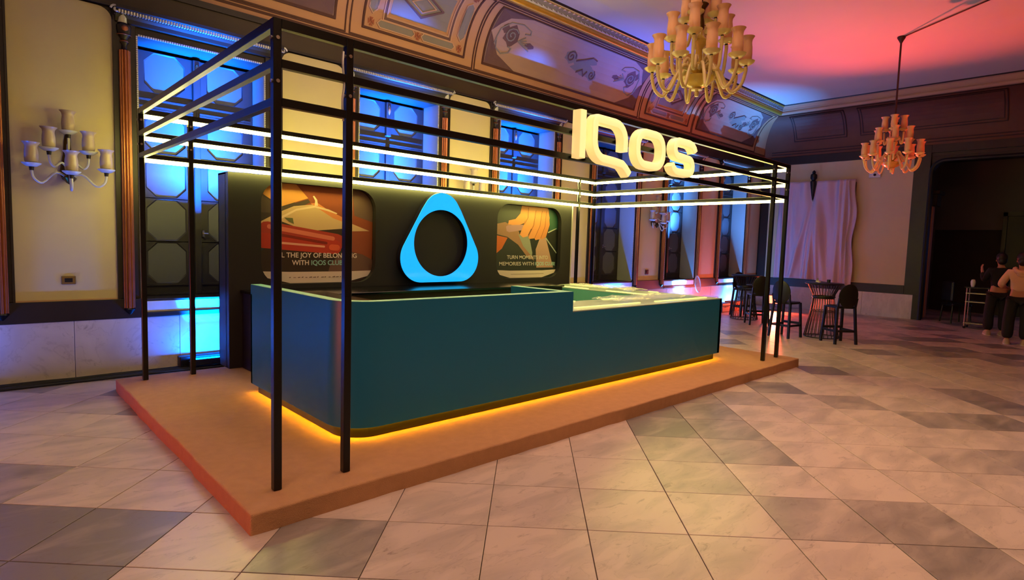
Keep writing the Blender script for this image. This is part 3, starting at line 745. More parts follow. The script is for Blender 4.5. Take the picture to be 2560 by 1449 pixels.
q = [(x, z) for x, z in rrect(3.392, 3.828, 2.453, 2.757, 0.13, 6)]
m = stroke_letter(L2(q[::1]), w, D, closed=True); face_side(m.build('letter_o', 'sign_face', sg, smooth=50))
q = [(4.45, 2.69)]+[(4.43, 2.72), (4.39, 2.75), (4.33, 2.762), (4.13, 2.762)]+arc(4.12, 2.683, 0.074, 90, 262, 9)+[(4.32, 2.60)]+arc(4.33, 2.526, 0.074, 85, -88, 9)+[(4.12, 2.447), (4.07, 2.455), (4.03, 2.48), (4.005, 2.515)]
m = stroke_letter(L2(q), w, D); face_side(m.build('letter_s', 'sign_face', sg, smooth=50))
for x in (2.575, 2.742, 3.19, 3.40, 3.82, 4.1, 4.4):
    for z in (2.42, 2.635): MB().box(x-0.012, x+0.012, 0.002, 0.03, z-zl-0.012, z-zl+0.012).build('mounting_bracket', 'black_metal', sg)

# ------------------------------------------------------------------ service counter
X0, X1, Y0, YB = 0.70, 6.40, 0.47, 2.40
ZB0, ZTOP, ZLOW = 0.215, 1.185, 0.985
ct = thing('service_counter', 'long dark teal service counter with rounded front corner and lower glass end', 'counter', (0, 0, PHP))
H = lambda z: z-PHP
def corner_path(x0, y0, xr, yb, r, n=12):   # from back of left arm round the corner to xr
    return [(x0, yb)]+[(x0+r-r*math.cos(a), y0+r-r*math.sin(a)) for a in [PI/2*k/n for k in range(n+1)]]+[(xr, y0)]
def shell(name, off, z0, z1, m1, xr, yb, th, r=0.30, x0=X0, y0=Y0, bevel=0):
    out = corner_path(x0+off, y0+off, xr, yb, r-off); inn = corner_path(x0+off+th, y0+off+th, xr, yb, max(0.04, r-off-th))
    m = MB(); m.loft([[(a[0], a[1], z0), (a[0], a[1], z1), (b[0], b[1], z1), (b[0], b[1], z0)] for a, b in zip(out, inn)]); return m.build(name, m1, ct, smooth=40, bevel=bevel)
shell('counter_front', 0, H(ZB0), H(ZTOP)-0.004, 'teal', 3.22, YB, 0.10)
shell('counter_rim', 0.002, H(ZTOP)-0.004, H(ZTOP), 'teal_rim', 3.215, YB-0.002, 0.096)
shell('plinth', 0.048, 0.0, H(ZB0), 'plinth', 6.33, YB-0.06, 0.05)
shell('inner_worktop', 0.09, H(1.075), H(1.10), 'black_gloss', 3.21, YB, 0.62)
MB().box(3.22, X1, Y0, Y0+0.06, H(ZB0), H(ZLOW)-0.012).build('counter_front', 'teal', ct)
MB().box(X1-0.06, X1, Y0, 3.30, H(ZB0), H(ZLOW)-0.012).build('counter_end', 'teal', ct)
MB().box(X1-0.13, X1-0.08, Y0+0.05, 3.2, 0, H(ZB0)).build('plinth', 'plinth', ct)
MB().box(3.12, 3.22, Y0+0.095, 1.30, H(ZB0), H(ZTOP)-0.004).build('cross_partition', 'teal', ct)
MB().box(3.122, 3.218, Y0+0.096, 1.298, H(ZTOP)-0.004, H(ZTOP)).build('partition_rim', 'teal_rim', ct)
MB().box(X0, X0+0.72, YB-0.03, YB, H(ZB0), H(1.09)).build('counter_back', 'teal', ct)
# inner walls of the low arms
MB().box(3.22, 5.70, 1.11, 1.17, H(ZB0), H(ZLOW)-0.012).build('inner_panel', 'teal_rim', ct)
MB().box(5.70, 5.76, 1.11, 3.30, H(ZB0), H(ZLOW)-0.012).build('inner_panel', 'teal_rim', ct)
MB().box(5.76, X1-0.06, 3.24, 3.30, H(ZB0), H(ZLOW)-0.012).build('counter_back', 'teal', ct)
m = MB().prism([(3.222, Y0), (X1, Y0), (X1, 3.30), (5.70, 3.30), (5.70, 1.17), (3.222, 1.17)], H(ZLOW)-0.012, H(ZLOW)); m.build('low_worktop', 'counter_low', ct, bevel=0.002)
zs = H(ZLOW)
for a, b, c_, d_ in ((3.42, 4.62, 0.60, 0.635), (4.95, 6.22, 0.60, 0.635), (3.235, 4.0, 1.10, 1.14), (4.55, 4.85, 1.10, 1.14)):
    MB().box(a, b, c_, d_, zs, zs+0.012).build('worktop_light', 'counter_led', ct, bevel=0.005, seg=2)
for a, b, c_, d_ in ((5.74, 5.78, 2.35, 3.0), (5.74, 5.78, 1.28, 2.0), (6.30, 6.335, 2.4, 3.2), (6.30, 6.335, 1.45, 1.62)):
    MB().box(a, b, c_, d_, zs, zs+0.012).build('worktop_light', 'counter_led', ct, bevel=0.005, seg=2)
m = MB(); 
und = corner_path(X0+0.026, Y0+0.026, 6.34, YB-0.03, 0.274)
m.loft([[(x, y, H(ZB0)-0.004), (x, y, H(ZB0)-0.0005), (x+0.014, y+0.014, H(ZB0)-0.0005), (x+0.014, y+0.014, H(ZB0)-0.004)] for i, (x, y) in enumerate(und)]); m.build('under_light', 'yellow_led', ct)
MB().box(6.362, 6.374, Y0+0.06, 3.2, H(ZB0)-0.004, H(ZB0)-0.0005).build('under_light', 'yellow_led', ct)
# crumpled protective film on the low end
def film(name, label, x0, x1, y0, y1, amp, z=ZLOW, seed=1):
    rnd = random.Random(seed); m = MB(); nx, ny = 18, 14
    ph = [rnd.uniform(0, 6) for _ in range(6)]
    vs = []
    for i in range(nx+1):
        for j in range(ny+1):
            u, v = i/nx, j/ny
            h = amp*abs(math.sin(7*u+ph[0]+2*v)*math.cos(5*v+ph[1]+3*u))+amp*0.5*abs(math.sin(19*u+11*v+ph[2]))+rnd.uniform(0, amp*0.25)
            vs.append((x0+(x1-x0)*u+0.03*math.sin(9*v+ph[3]), y0+(y1-y0)*v+0.03*math.sin(8*u+ph[4]), z+0.0155+h))
    m.add(vs, [(i*(ny+1)+j, (i+1)*(ny+1)+j, (i+1)*(ny+1)+j+1, i*(ny+1)+j+1) for i in range(nx) for j in range(ny)])
    o = m.build(name, 'film', None); tag(o, label, 'plastic film')
film('protective_film', 'crumpled clear plastic film near the front right end of counter', 4.3, 6.15, 0.66, 1.12, 0.028, seed=3)
film('protective_film', 'clear plastic film on the side arm of the low counter, back part', 5.83, 6.28, 1.6, 2.9, 0.03, seed=5)

# ------------------------------------------------------------------ display wall
dw = thing('display_wall', 'thick black display wall behind the counter', 'display wall', (0, 0, PHP+0.002))
BX0, BX1, BY0, BY1, BZ = 0.86, 6.69, 3.556, 3.63, 2.358
HB = lambda z: z-PHP-0.002
def holed_plate():
    bm = bmesh.new()
    def loop(pts): 
        vs = [bm.verts.new((x, BY0, z)) for x, z in pts]; return [bm.edges.new((vs[i-1], vs[i])) for i in range(len(vs))], vs
    outer = [(BX0, 0), (BX1, 0), (BX1, HB(BZ)), (BX0, HB(BZ))]
    E = []; VS = []
    for p in [outer]+HOLES:
        e, v = loop(p); E += e; VS.append(v)
    bmesh.ops.triangle_fill(bm, edges=E, use_beauty=True)
    # side walls of the openings and of the plate
    for v in VS:
        w = [bm.verts.new((a.co.x, BY1 if k0 else BY1, a.co.z)) for k0, a in enumerate(v)]
        for i in range(len(v)): bm.faces.new((v[i-1], v[i], w[i], w[i-1]))
    me = bpy.data.meshes.new('front_panel'); bm.normal_update(); bm.to_mesh(me); bm.free(); me.materials.append(M['panel_black']); return me
P1 = (1.22, 2.72, 1.085, 2.295, 0.25); P2 = (4.90, 6.42, 1.085, 2.295, 0.25)
HOLES = [[(x, HB(z)) for x, z in rrect(*P1)], [(x, HB(z)) for x, z in rrect(*P2)]]
put('front_panel', holed_plate(), dw)
m = MB().box(BX0, BX0+0.02, BY1, 3.90, 0, HB(BZ)).box(BX1-0.02, BX1, BY1, 3.90, 0, HB(BZ)).box(BX0, BX1, BY1, 3.90, HB(BZ)-0.02, HB(BZ)).box(BX0, BX1, 3.88, 3.90, 0, HB(BZ)).box(BX0, BX1, BY1+0.012, BY1+0.03, 0, HB(BZ)-0.02)
m.build('wall_carcass', 'panel_black', dw)
MB().box(BX1+0.001, BX1+0.03, BY0, BY0+0.03, 0, HB(BZ)).build('edge_trim', 'silvered', dw)
bs = thing('back_shelf', 'glossy black shelf counter under the posters', 'shelf', (0, 0, PHP+0.002))
MB().box(1.0, 5.6, 2.75, 3.54, 0.0, HB(1.0)).build('shelf_body', 'plinth', bs); MB().box(0.98, 5.62, 2.72, 3.55, HB(1.0), HB(1.03)).build('shelf_top', 'black_gloss', bs, bevel=0.003)

# posters: flat printed sheets set into the openings, y just in front of the recess back
def text_mesh(body, size, width=None, bold=0.0):
    cu = bpy.data.curves.new('lettering', 'FONT'); cu.body = body; cu.size = size; cu.align_x = 'CENTER'; cu.offset = bold; cu.extrude = 0.0004
    o = bpy.data.objects.new('lettering', cu); COL.objects.link(o); bpy.context.view_layer.update()
    me = bpy.data.meshes.new_from_object(o.evaluated_get(bpy.context.evaluated_depsgraph_get())); bpy.data.objects.remove(o); bpy.data.curves.remove(cu)
    if width:
        xs = [v.co.x for v in me.vertices]; k = width/(max(xs)-min(xs)); c = (max(xs)+min(xs))/2
        for v in me.vertices: v.co.x = (v.co.x-c)*k
    return me
def ink(name, rgb, rough=0.45): return mat(name, rgb, rough)
def poster(name, label, P, prints, texts, bg):
    x0, x1, z0, z1, r = P; e = 0.002
    t = thing(name, label, 'poster', ((x0+x1)/2, BY1+0.011, (z0+z1)/2)); W_, H_ = x1-x0-2*e, z1-z0-2*e
    sheet = [(x-(x0+x1)/2, z-(z0+z1)/2) for x, z in rrect(x0+e, x1-e, z0+e, z1-e, r-e)]
    m = MB().prism(sheet, -0.004, 0.0, 'y'); m.build('printed_sheet', bg, t)
    lay = 0.0045
    def inside(u, v):
        # clamp a print coordinate (0..1) to the rounded sheet
        x, z = (u-0.5)*W_, (v-0.5)*H_; rr = r-e
        cx, cz = max(-W_/2+rr, min(W_/2-rr, x)), max(-H_/2+rr, min(H_/2-rr, z))
        dx, dz = x-cx, z-cz; L = math.hypot(dx, dz)
        if L > rr: x, z = cx+dx/L*rr, cz+dz/L*rr
        return (x, z)
    for nm, rgb, pts in prints:
        dense = []
        for i in range(len(pts)):
            a, b = pts[i-1], pts[i]
            for k in range(4): dense.append((a[0]+(b[0]-a[0])*k/4, a[1]+(b[1]-a[1])*k/4))
        bm = bmesh.new(); vs = [bm.verts.new((x, -lay, z)) for x, z in (inside(*p) for p in dense)]
        try:
            ed = [bm.edges.new((vs[i-1], vs[i])) for i in range(len(vs))]; bmesh.ops.triangle_fill(bm, edges=ed, use_beauty=True)
        except Exception: pass
        bm.normal_update(); me = bpy.data.meshes.new(nm); bm.to_mesh(me); bm.free(); me.materials.append(rgb if not isinstance(rgb, tuple) else ink(nm+'_ink', rgb)); put(nm, me, t); lay += 0.00025
    for body, u, v, size, width, rgb in texts:
        me = text_mesh(body, size, width, 0.0012); me.materials.append(ink('lettering_ink', rgb)); x, z = (u-0.5)*W_, (v-0.5)*H_
        o = put('lettering', me, t, (x, -0.0095, z)); o.rotation_euler = (PI/2, 0, 0)
    return t
def caps(x0, y0, x1, y1, w, n=6):      # capsule outline in poster units
    a = math.atan2((y1-y0)*0.8, x1-x0); out = []
    for k in range(n+1):
        t = a-PI/2+PI*k/n; out.append((x1+w*0.8*math.cos(t), y1+w*math.sin(t)))
    for k in range(n+1):
        t = a+PI/2+PI*k/n; out.append((x0+w*0.8*math.cos(t), y0+w*math.sin(t)))
    return out
prints1 = [
 ('terracotta_ground', (150, 78, 50), [(0.28, 1.0), (1.0, 1.0), (1.0, 0.12), (0.80, 0.12), (0.30, 0.55)]),
 ('grey_right_edge', (110, 88, 76), [(0.80, 1.0), (1.0, 1.0), (1.0, 0.66), (0.82, 0.72)]),
 ('amber_wedge', (222, 158, 84), [(0.10, 1.0), (0.30, 1.0), (0.40, 0.87), (0.18, 0.77), (0.0, 0.90)]),
 ('grey_wedge', (84, 72, 60), [(0.0, 0.88), (0.18, 0.765), (0.40, 0.86), (0.42, 0.83), (0.22, 0.70), (0.0, 0.70)]),
 ('pale_fabric', (214, 182, 132), [(0.0, 0.60), (0.14, 0.70), (0.28, 0.78), (0.44, 0.81), (0.54, 0.76), (0.66, 0.72), (0.80, 0.63), (0.97, 0.56), (0.80, 0.55), (0.62, 0.56), (0.48, 0.53), (0.30, 0.57), (0.18, 0.62), (0.0, 0.42)]),
 ('orange_fold', (222, 140, 84), [(0.42, 0.82), (0.52, 0.75), (0.62, 0.68), (0.76, 0.63), (0.70, 0.70), (0.58, 0.76), (0.48, 0.83)]),
 ('pale_cord', (238, 212, 170), [(0.16, 0.66), (0.30, 0.755), (0.46, 0.80), (0.58, 0.77), (0.66, 0.735), (0.65, 0.725), (0.57, 0.752), (0.46, 0.78), (0.30, 0.735), (0.17, 0.64)]),
 ('cord_end', (240, 214, 176), [(0.455, 0.80), (0.485, 0.80), (0.478, 0.86), (0.452, 0.90), (0.44, 0.895), (0.46, 0.85)]),
 ('leaf_shadow', (104, 108, 66), [(0.20, 0.66), (0.27, 0.66), (0.28, 0.60), (0.24, 0.62)]),
 ('left_dark_shape', (46, 58, 58), [(0.0, 0.45), (0.08, 0.47), (0.14, 0.38), (0.12, 0.18), (0.0, 0.20)]),
 ('dark_ground', (58, 44, 36), [(0.10, 0.42), (0.48, 0.545), (0.72, 0.575), (0.74, 0.30), (0.84, 0.12), (0.0, 0.12), (0.0, 0.30)]),
 ('red_case', (176, 62, 48), caps(0.06, 0.53, 0.66, 0.43, 0.085)),
 ('red_case_body', (190, 60, 44), caps(0.0, 0.43, 0.64, 0.375, 0.075)),
 ('red_case_lid', (222, 122, 96), caps(0.08, 0.565, 0.62, 0.465, 0.022)),
 ('red_shadow', (132, 40, 30), caps(0.10, 0.50, 0.56, 0.415, 0.014)),
 ('red_gleam', (236, 168, 138), caps(0.16, 0.408, 0.54, 0.378, 0.011)),
 ('red_button', (226, 96, 62), caps(0.61, 0.372, 0.66, 0.368, 0.032)),
 ('brown_pouch', (112, 84, 70), [(0.58, 0.12), (0.60, 0.20), (0.68, 0.29), (0.78, 0.33), (0.90, 0.30), (1.0, 0.24), (1.0, 0.10), (0.60, 0.10)]),
 ('white_strip', (226, 212, 194), [(0.0, 0.115), (1.0, 0.115), (1.0, 0.0), (0.0, 0.0)]),
]
for k in range(16):
    u = 0.24+0.034*k+random.uniform(-.004, .004); ww = random.uniform(0.010, 0.028)
    prints1.append(('fine_print', (120, 104, 92), [(u, 0.060), (u+ww, 0.062+random.uniform(-.004, .006)), (u+ww, 0.054), (u, 0.053)]))
poster('wall_poster', 'rounded poster with red device and slogan about the joy of belonging', P1, prints1,
       [('FEEL THE JOY OF BELONGING', 0.47, 0.262, 0.085, 1.12, (240, 226, 206)), ('WITH', 0.335, 0.185, 0.085, 0.215, (240, 226, 206)), ('IQOS CLUB!', 0.575, 0.185, 0.085, 0.44, (150, 206, 196))], ink('poster_ground', (66, 56, 48)))
F = (224, 148, 78); FD = (150, 84, 40)
prints2 = [
 ('grey_top', (72, 78, 72), [(0.0, 0.62), (0.0, 1.0), (0.45, 1.0), (0.40, 0.80), (0.20, 0.66)]),
 ('green_right', (40, 92, 72), [(0.84, 0.98), (1.0, 0.98), (1.0, 0.60), (0.86, 0.66)]),
 ('tan_band', (166, 124, 96), [(0.0, 0.72), (0.16, 0.76), (0.36, 0.66), (0.40, 0.54), (0.55, 0.40), (0.62, 0.24), (0.50, 0.30), (0.36, 0.46), (0.20, 0.56), (0.0, 0.60)]),
 ('orange_cloth', (214, 108, 44), [(0.02, 0.58), (0.20, 0.55), (0.12, 0.40), (0.0, 0.30)]),
 ('grey_fabric', (150, 156, 140), [(0.36, 0.60), (0.50, 0.62), (0.60, 0.42), (0.58, 0.30), (0.44, 0.44)]),
 ('dark_blade', (30, 40, 38), [(0.52, 0.62), (0.72, 0.60), (0.64, 0.34), (0.60, 0.30)]),
 ('pale_column', (186, 148, 132), [(0.70, 0.56), (0.80, 0.57), (0.94, 0.14), (0.66, 0.14), (0.64, 0.40)]),
 ('dark_right', (28, 34, 32), [(0.80, 0.66), (1.0, 0.70), (1.0, 0.16), (0.92, 0.22)]),
 ('pale_glint', (196, 206, 190), [(0.83, 0.655), (0.98, 0.72), (0.98, 0.71), (0.84, 0.64)]),
 ('pale_glint', (170, 180, 168), [(0.80, 0.58), (0.99, 0.36), (0.985, 0.345), (0.79, 0.565)]),
 ('hand_back', F, [(0.40, 1.0), (0.82, 1.0), (0.85, 0.86), (0.84, 0.70), (0.70, 0.64), (0.52, 0.70), (0.44, 0.86)]),
 ('thumb_print', (232, 158, 90), [(0.40, 1.0), (0.50, 1.0), (0.48, 0.84), (0.44, 0.76), (0.34, 0.72), (0.20, 0.73), (0.21, 0.785), (0.31, 0.81), (0.38, 0.89)]),
 ('device_print', (186, 142, 146), [(0.17, 0.70), (0.20, 0.72), (0.43, 0.74), (0.43, 0.665), (0.22, 0.625), (0.18, 0.64)]),
 ('finger_print', (236, 164, 96), [(0.50, 0.98), (0.62, 0.98), (0.58, 0.74), (0.50, 0.58), (0.43, 0.56), (0.38, 0.60), (0.42, 0.70), (0.47, 0.82)]),
 ('finger_print', (230, 156, 88), [(0.62, 0.98), (0.72, 0.98), (0.69, 0.72), (0.61, 0.555), (0.53, 0.545), (0.51, 0.58), (0.58, 0.72)]),
 ('finger_print', (224, 148, 82), [(0.72, 0.98), (0.79, 0.98), (0.78, 0.72), (0.71, 0.55), (0.63, 0.53), (0.61, 0.56), (0.69, 0.72)]),
 ('finger_print', (216, 140, 78), [(0.79, 0.98), (0.83, 0.98), (0.855, 0.76), (0.80, 0.58), (0.73, 0.545), (0.71, 0.57), (0.78, 0.72)]),
]
for a, b in (((0.62, 0.95), (0.51, 0.57)), ((0.72, 0.95), (0.61, 0.555)), ((0.79, 0.95), (0.71, 0.56)), ((0.50, 0.98), (0.44, 0.74))):
    mid = ((a[0]+b[0])/2+0.025, (a[1]+b[1])/2-0.02); e = 0.006
    prints2.append(('crease_line', FD, [a, mid, b, (b[0]+e, b[1]), (mid[0]+e*1.3, mid[1]), (a[0]+e, a[1])]))
prints2.append(('white_strip', (226, 212, 196), [(0.0, 0.10), (1.0, 0.10), (1.0, 0.0), (0.0, 0.0)]))
prints2.append(('fine_print', (140, 124, 112), [(0.26, 0.052), (0.78, 0.056), (0.78, 0.050), (0.26, 0.046)]))
poster('wall_poster', 'rounded poster with an orange-lit hand and slogan about memories', P2, prints2,
       [('TURN MOMENTS INTO', 0.52, 0.262, 0.085, 0.98, (214, 208, 192)), ('MEMORIES WITH', 0.35, 0.172, 0.085, 0.80, (214, 208, 192)), ('IQOS CLUB!', 0.80, 0.172, 0.085, 0.50, (176, 218, 214))], ink('poster_ground', (46, 52, 48)))

# glowing ring emblem
rg = thing('ring_emblem', 'glowing cyan rounded-triangle ring emblem between the two posters', 'emblem', (3.735, BY0-0.002, 1.068))
def hull_circles(cs, n=72):
    pts = []
    for k in range(n):
        a = 2*PI*k/n; d = (math.cos(a), math.sin(a)); pts.append((d, max(c[0]*d[0]+c[1]*d[1]+c[2] for c in cs)))
    out = []
    for k in range(n):            # intersect neighbouring support lines
        (d1, h1), (d2, h2) = pts[k], pts[(k+1) % n]; det = d1[0]*d2[1]-d1[1]*d2[0]
        out.append(((h1*d2[1]-h2*d1[1])/det, (d1[0]*h2-d2[0]*h1)/det))
    return out
outer = hull_circles([(0, 0.945, 0.335), (-0.345, 0.345, 0.345), (0.345, 0.345, 0.345)])
def resample(P, n):
    Q = P+[P[0]]; L = [0]
    for a, b in zip(Q[:-1], Q[1:]): L.append(L[-1]+math.hypot(b[0]-a[0], b[1]-a[1]))
    out = []; j = 0
    for k in range(n):
        d = L[-1]*k/n
        while L[j+1] < d: j += 1
        u = (d-L[j])/max(1e-9, L[j+1]-L[j]); out.append((Q[j][0]+(Q[j+1][0]-Q[j][0])*u, Q[j][1]+(Q[j+1][1]-Q[j][1])*u))
    return out
outer = resample(outer, 120)
n = len(outer); ccx, ccz, hr = 0.0, 0.56, 0.478
inner = []
for x, z in outer:
    a = math.atan2(z-ccz, x-ccx); inner.append((ccx+hr*math.cos(a), ccz+hr*math.sin(a)))
def ringmesh(y0, y1):
    m = MB(); m.loft([[(o_[0], y0, o_[1]), (o_[0], y1, o_[1]), (i_[0], y1, i_[1]), (i_[0], y0, i_[1])] for o_, i_ in zip(outer+[outer[0]], inner+[inner[0]])], True, False); return m
ringmesh(-0.012, -0.10).build('ring_body', 'ring_side', rg, smooth=40)
ringmesh(-0.1005, -0.112).build('ring_face', 'ring_face', rg, smooth=40)
for sx, sz in ((0.0, 1.14), (-0.5, 0.2), (0.5, 0.2)): MB().box(sx-0.03, sx+0.03, -0.012, 0.0, sz-0.02, sz+0.02).build('standoff', 'ring_side', rg)

# ------------------------------------------------------------------ blue wash lights on the floor along the wall
def wash(c, label, power=420, col=(0.0, 0.16, 1.0), yl=4.37, lean=0.60, spread=58):
    t = thing('wash_light', label, 'wash light', (c, yl, 0), 0, 'blue floor wash lights')
    m = MB().box(-0.26, 0.26, -0.045, 0.045, 0.045, 0.12).build('housing', 'black_plastic', t, bevel=0.008)
    m = MB().box(-0.24, 0.24, -0.032, 0.032, 0.12, 0.124).build('lens', 'lens_blue', t)
    m = MB().box(-0.28, -0.265, -0.03, 0.03, 0.0, 0.10).box(0.265, 0.28, -0.03, 0.03, 0.0, 0.10).build('bracket', 'black_plastic', t)
    lamp('wash_spill', 'AREA', (c, yl-0.02, 0.135), (c, YW, 0.85), col, 48.0, 0.46, 0.04, parent=t)
    lamp('wash_beam', 'AREA', (c, yl, 0.135), (c, yl+lean, 3.0), col, power, 0.46, 0.05, spread=spread, parent=t)
oc = [C0+PER*(k+0.5) for k in range(-1, 6)]
names = ['far left edge of the wall base', 'wall base left of the display wall', 'wall base behind the display wall', 'wall base behind the right poster', 'wall base beyond the stand frame', 'wall base behind the counter end', 'wall base nearest the far corner']
for k, c in enumerate(oc):
    wash(c, 'blue floor wash light at the '+names[k], (420, 520, 520, 520, 55, 300, 95)[k], (0.0, 0.13, 1.0) if k < 5 else (0.06, 0.30, 1.0), lean=0.25 if k in (4, 6) else 0.70, spread=50 if k in (4, 6) else 27)

# red wash light near the far corner
t = thing('par_light', 'bright red floodlight on the floor by the far stools', 'floodlight', (15.4, 3.43, 0), math.radians(200))
MB().box(-0.2, 0.2, -0.08, 0.08, 0.0, 0.02).box(-0.2, -0.185, -0.03, 0.03, 0.0, 0.34).box(0.185, 0.2, -0.03, 0.03, 0.0, 0.34).build('yoke', 'black_plastic', t)
hd = MB().box(-0.18, 0.18, -0.10, 0.06, 0.19, 0.44).build('housing', 'black_plastic', t, bevel=0.01)
t.rotation_euler = (0, 0, math.atan2(-3.41-3.46, -1.31-15.4)+PI/2)
MB().box(-0.165, 0.165, -0.106, -0.101, 0.205, 0.425).build('lens', 'lens_red', t)
lamp('red_beam', 'SPOT', (15.2, 3.36, 0.33), (10.4, -1.2, 5.8), (1.0, 0.08, 0.04), 2700, 0.08, angle=64, blend=0.9)
lamp('red_glow', 'AREA', (15.15, 3.34, 0.3), (11.0, 1.5, 0.0), (1.0, 0.10, 0.05), 100, 0.22, 0.18)

# ------------------------------------------------------------------ chandeliers and sconces
SHADE = [(0.040, 0.0), (0.046, 0.01), (0.048, 0.08), (0.046, 0.15), (0.041, 0.20), (0.044, 0.235), (0.058, 0.265), (0.062, 0.272), (0.057, 0.268), (0.040, 0.23), (0.037, 0.20), (0.042, 0.15), (0.043, 0.02)]
sh_me = MB().lathe(SHADE, 16).mesh('lamp_shade', 50); sh_me.materials.append(M['shade_glass'])
db_me = MB().lathe([(0.0, -0.04), (0.045, -0.035), (0.08, -0.01), (0.085, 0.0), (0.078, 0.0), (0.04, -0.02), (0.0, -0.022)], 16).mesh('drip_bowl', 50); db_me.materials.append(M['arm_glass'])
so_me = MB().lathe([(0.018, -0.075), (0.022, -0.04), (0.022, 0.0)], 10).mesh('socket', 40); so_me.materials.append(M['socket'])
ct_me = MB().lathe([(0.028, -0.02), (0.03, 0.012), (0.026, 0.03), (0.0, 0.03)], 10).mesh('candle_cup', 40); ct_me.materials.append(M['socket'])
def arm_tube(ang, r0, r1, z0, z1, drop):
    c, s_ = math.cos(ang), math.sin(ang)
    P = [(r0, z0), (r0+(r1-r0)*0.22, z0+0.06), (r0+(r1-r0)*0.42, z0-drop*0.25), (r0+(r1-r0)*0.66, z0-drop), (r0+(r1-r0)*0.9, z0-drop*0.75), (r1, z1-0.14), (r1, z1-0.07)]
    return MB().tube(smooth_path([(r*c, r*s_, z) for r, z in P], 4), 0.023, 7)
def chandelier(label, loc, ztop, k_=1.0):
    ztop = loc[2]+(ztop-loc[2])/k_
    t = thing('chandelier', label, 'chandelier', loc, 0, 'chandeliers of the hall')
    tiers = [(10, 0.60, 0.42, 0.26, 0.30, 0.15), (6, 0.37, 0.76, 0.36, 0.14, 0.33), (4, 0.20, 1.05, 0.72, 0.10, 0.2)]
    for ti, (n, r, zb, z0, drop, ph) in enumerate(tiers):
        for k in range(n):
            a = ph+2*PI*k/n
            ar = arm_tube(a, 0.09, r, z0+0.08, zb, drop).build('arm', 'arm_glass', t, smooth=60)
            p = (r*math.cos(a), r*math.sin(a), zb)
            put('socket', so_me, ar, p); put('drip_bowl', db_me, ar, p).scale = (1.3, 1.3, 1.4); put('candle_cup', ct_me, ar, (p[0], p[1], p[2]))
            shd = put('lamp_shade', sh_me, t, (p[0], p[1], p[2]+0.006))
            shd.scale = (1.5, 1.5, 1.12)
    m = MB().lathe([(0.0, 0.10), (0.05, 0.11), (0.13, 0.14), (0.22, 0.21), (0.235, 0.245), (0.225, 0.25), (0.12, 0.20), (0.0, 0.19)], 24); m.build('glass_bowl', 'bowl_glass', t, smooth=40)
    m = MB().lathe([(0.0, 0.0), (0.025, 0.005), (0.032, 0.06), (0.02, 0.075), (0.07, 0.085), (0.075, 0.10), (0.03, 0.115), (0.0, 0.12)], 14); m.build('bottom_finial', 'arm_glass', t, smooth=40)
    m = MB().lathe([(0.03, 0.2), (0.05, 0.3), (0.10, 0.34), (0.105, 0.40), (0.05, 0.44), (0.045, 0.62), (0.09, 0.68), (0.10, 0.74), (0.05, 0.80), (0.04, 0.88)], 14); m.build('central_stem', 'bowl_glass', t, smooth=40)
    m = MB().lathe([(0.04, 0.86), (0.06, 0.9), (0.055, 0.98), (0.04, 1.05), (0.06, 1.14), (0.10, 1.20), (0.085, 1.215), (0.02, 1.22)], 14); m.build('brass_vase', 'brass', t, smooth=40)
    MB().tube([(0, 0, 1.2), (0, 0, ztop-loc[2]-0.03)], 0.022, 8).build('hanging_rod', 'rod', t)
    MB().lathe([(0.02, -0.16), (0.05, -0.10), (0.09, -0.03), (0.09, 0.0)], 14, c=(0, 0, ztop-loc[2])).build('ceiling_rose', 'rod', t, smooth=40)
    t.scale = (k_, k_, k_)
    return t
chandelier('near multi-tier chandelier with peach glass shades above the sign', (5.95, 0.78, 3.70), ZC)
chandelier('far red-lit multi-tier chandelier hanging near the end wall', (11.9, -0.06, 3.26), ZC, 0.79)
m = MB().tube([(11.9, -0.06, ZC-0.02), (10.6, -1.9, ZC-0.02), (9.5, -3.4, ZC-0.02)], 0.012, 6); tag(m.build('ceiling_cable', 'rod'), 'dark cable run along the ceiling from the far chandelier', 'cable')
m = MB()
for k in range(5): m.box(9.9+0.35*k, 10.15+0.35*k, -2.6+0.05*k, -2.35, ZC-0.05, ZC-0.002)
tag(m.build('ceiling_rosette', 'room_dark'), 'dark ceiling rosette fragments at the top edge', 'ornament')

def sconce(label, c, z):
    t = thing('wall_sconce', label, 'sconce', (c, YW, z), 0, 'six-light wall sconces')
    MB().lathe([(0.0, -0.10), (0.05, -0.07), (0.075, 0.0), (0.06, 0.09), (0.04, 0.2), (0.03, 0.34), (0.015, 0.42), (0.02, 0.46), (0.0, 0.5)], 12, c=(0, 0.01, 0.12), a0=-PI, a1=0).build('back_plate', 'brass', t, smooth=50)
    MB().lathe([(0.0, -0.05), (0.03, -0.03), (0.065, 0.02), (0.03, 0.05), (0.04, 0.08)], 12, c=(0, -0.12, 0.04)).build('bottom_boss', 'brass', t, smooth=50)
    for x, y, zz in ((-0.32, -0.20, 0.18), (0.0, -0.30, 0.12), (0.32, -0.20, 0.18), (-0.17, -0.15, 0.36), (0.17, -0.15, 0.36), (0.0, -0.12, 0.56)):
        L_ = math.hypot(x, y+0.1)
        pts = [(0, -0.05, 0.06 if zz < 0.3 else zz-0.2), (x*0.35, -0.05+(y+0.05)*0.4, 0.11 if zz < 0.3 else zz-0.14), (x*0.72, -0.05+(y+0.05)*0.8, zz-0.19), (x*0.95, y, zz-0.15), (x, y, zz-0.07)]
        ar = MB().tube(smooth_path(pts, 4), 0.012, 7).build('arm', 'arm_white', t, smooth=60)
        put('socket', so_me, ar, (x, y, zz)); put('drip_bowl', db2_me, ar, (x, y, zz)); put('candle_cup', ct_me, ar, (x, y, zz))
        s_ = put('lamp_shade', sh2_me, t, (x, y, zz+0.006)); s_.scale = (1.25, 1.25, 0.75)
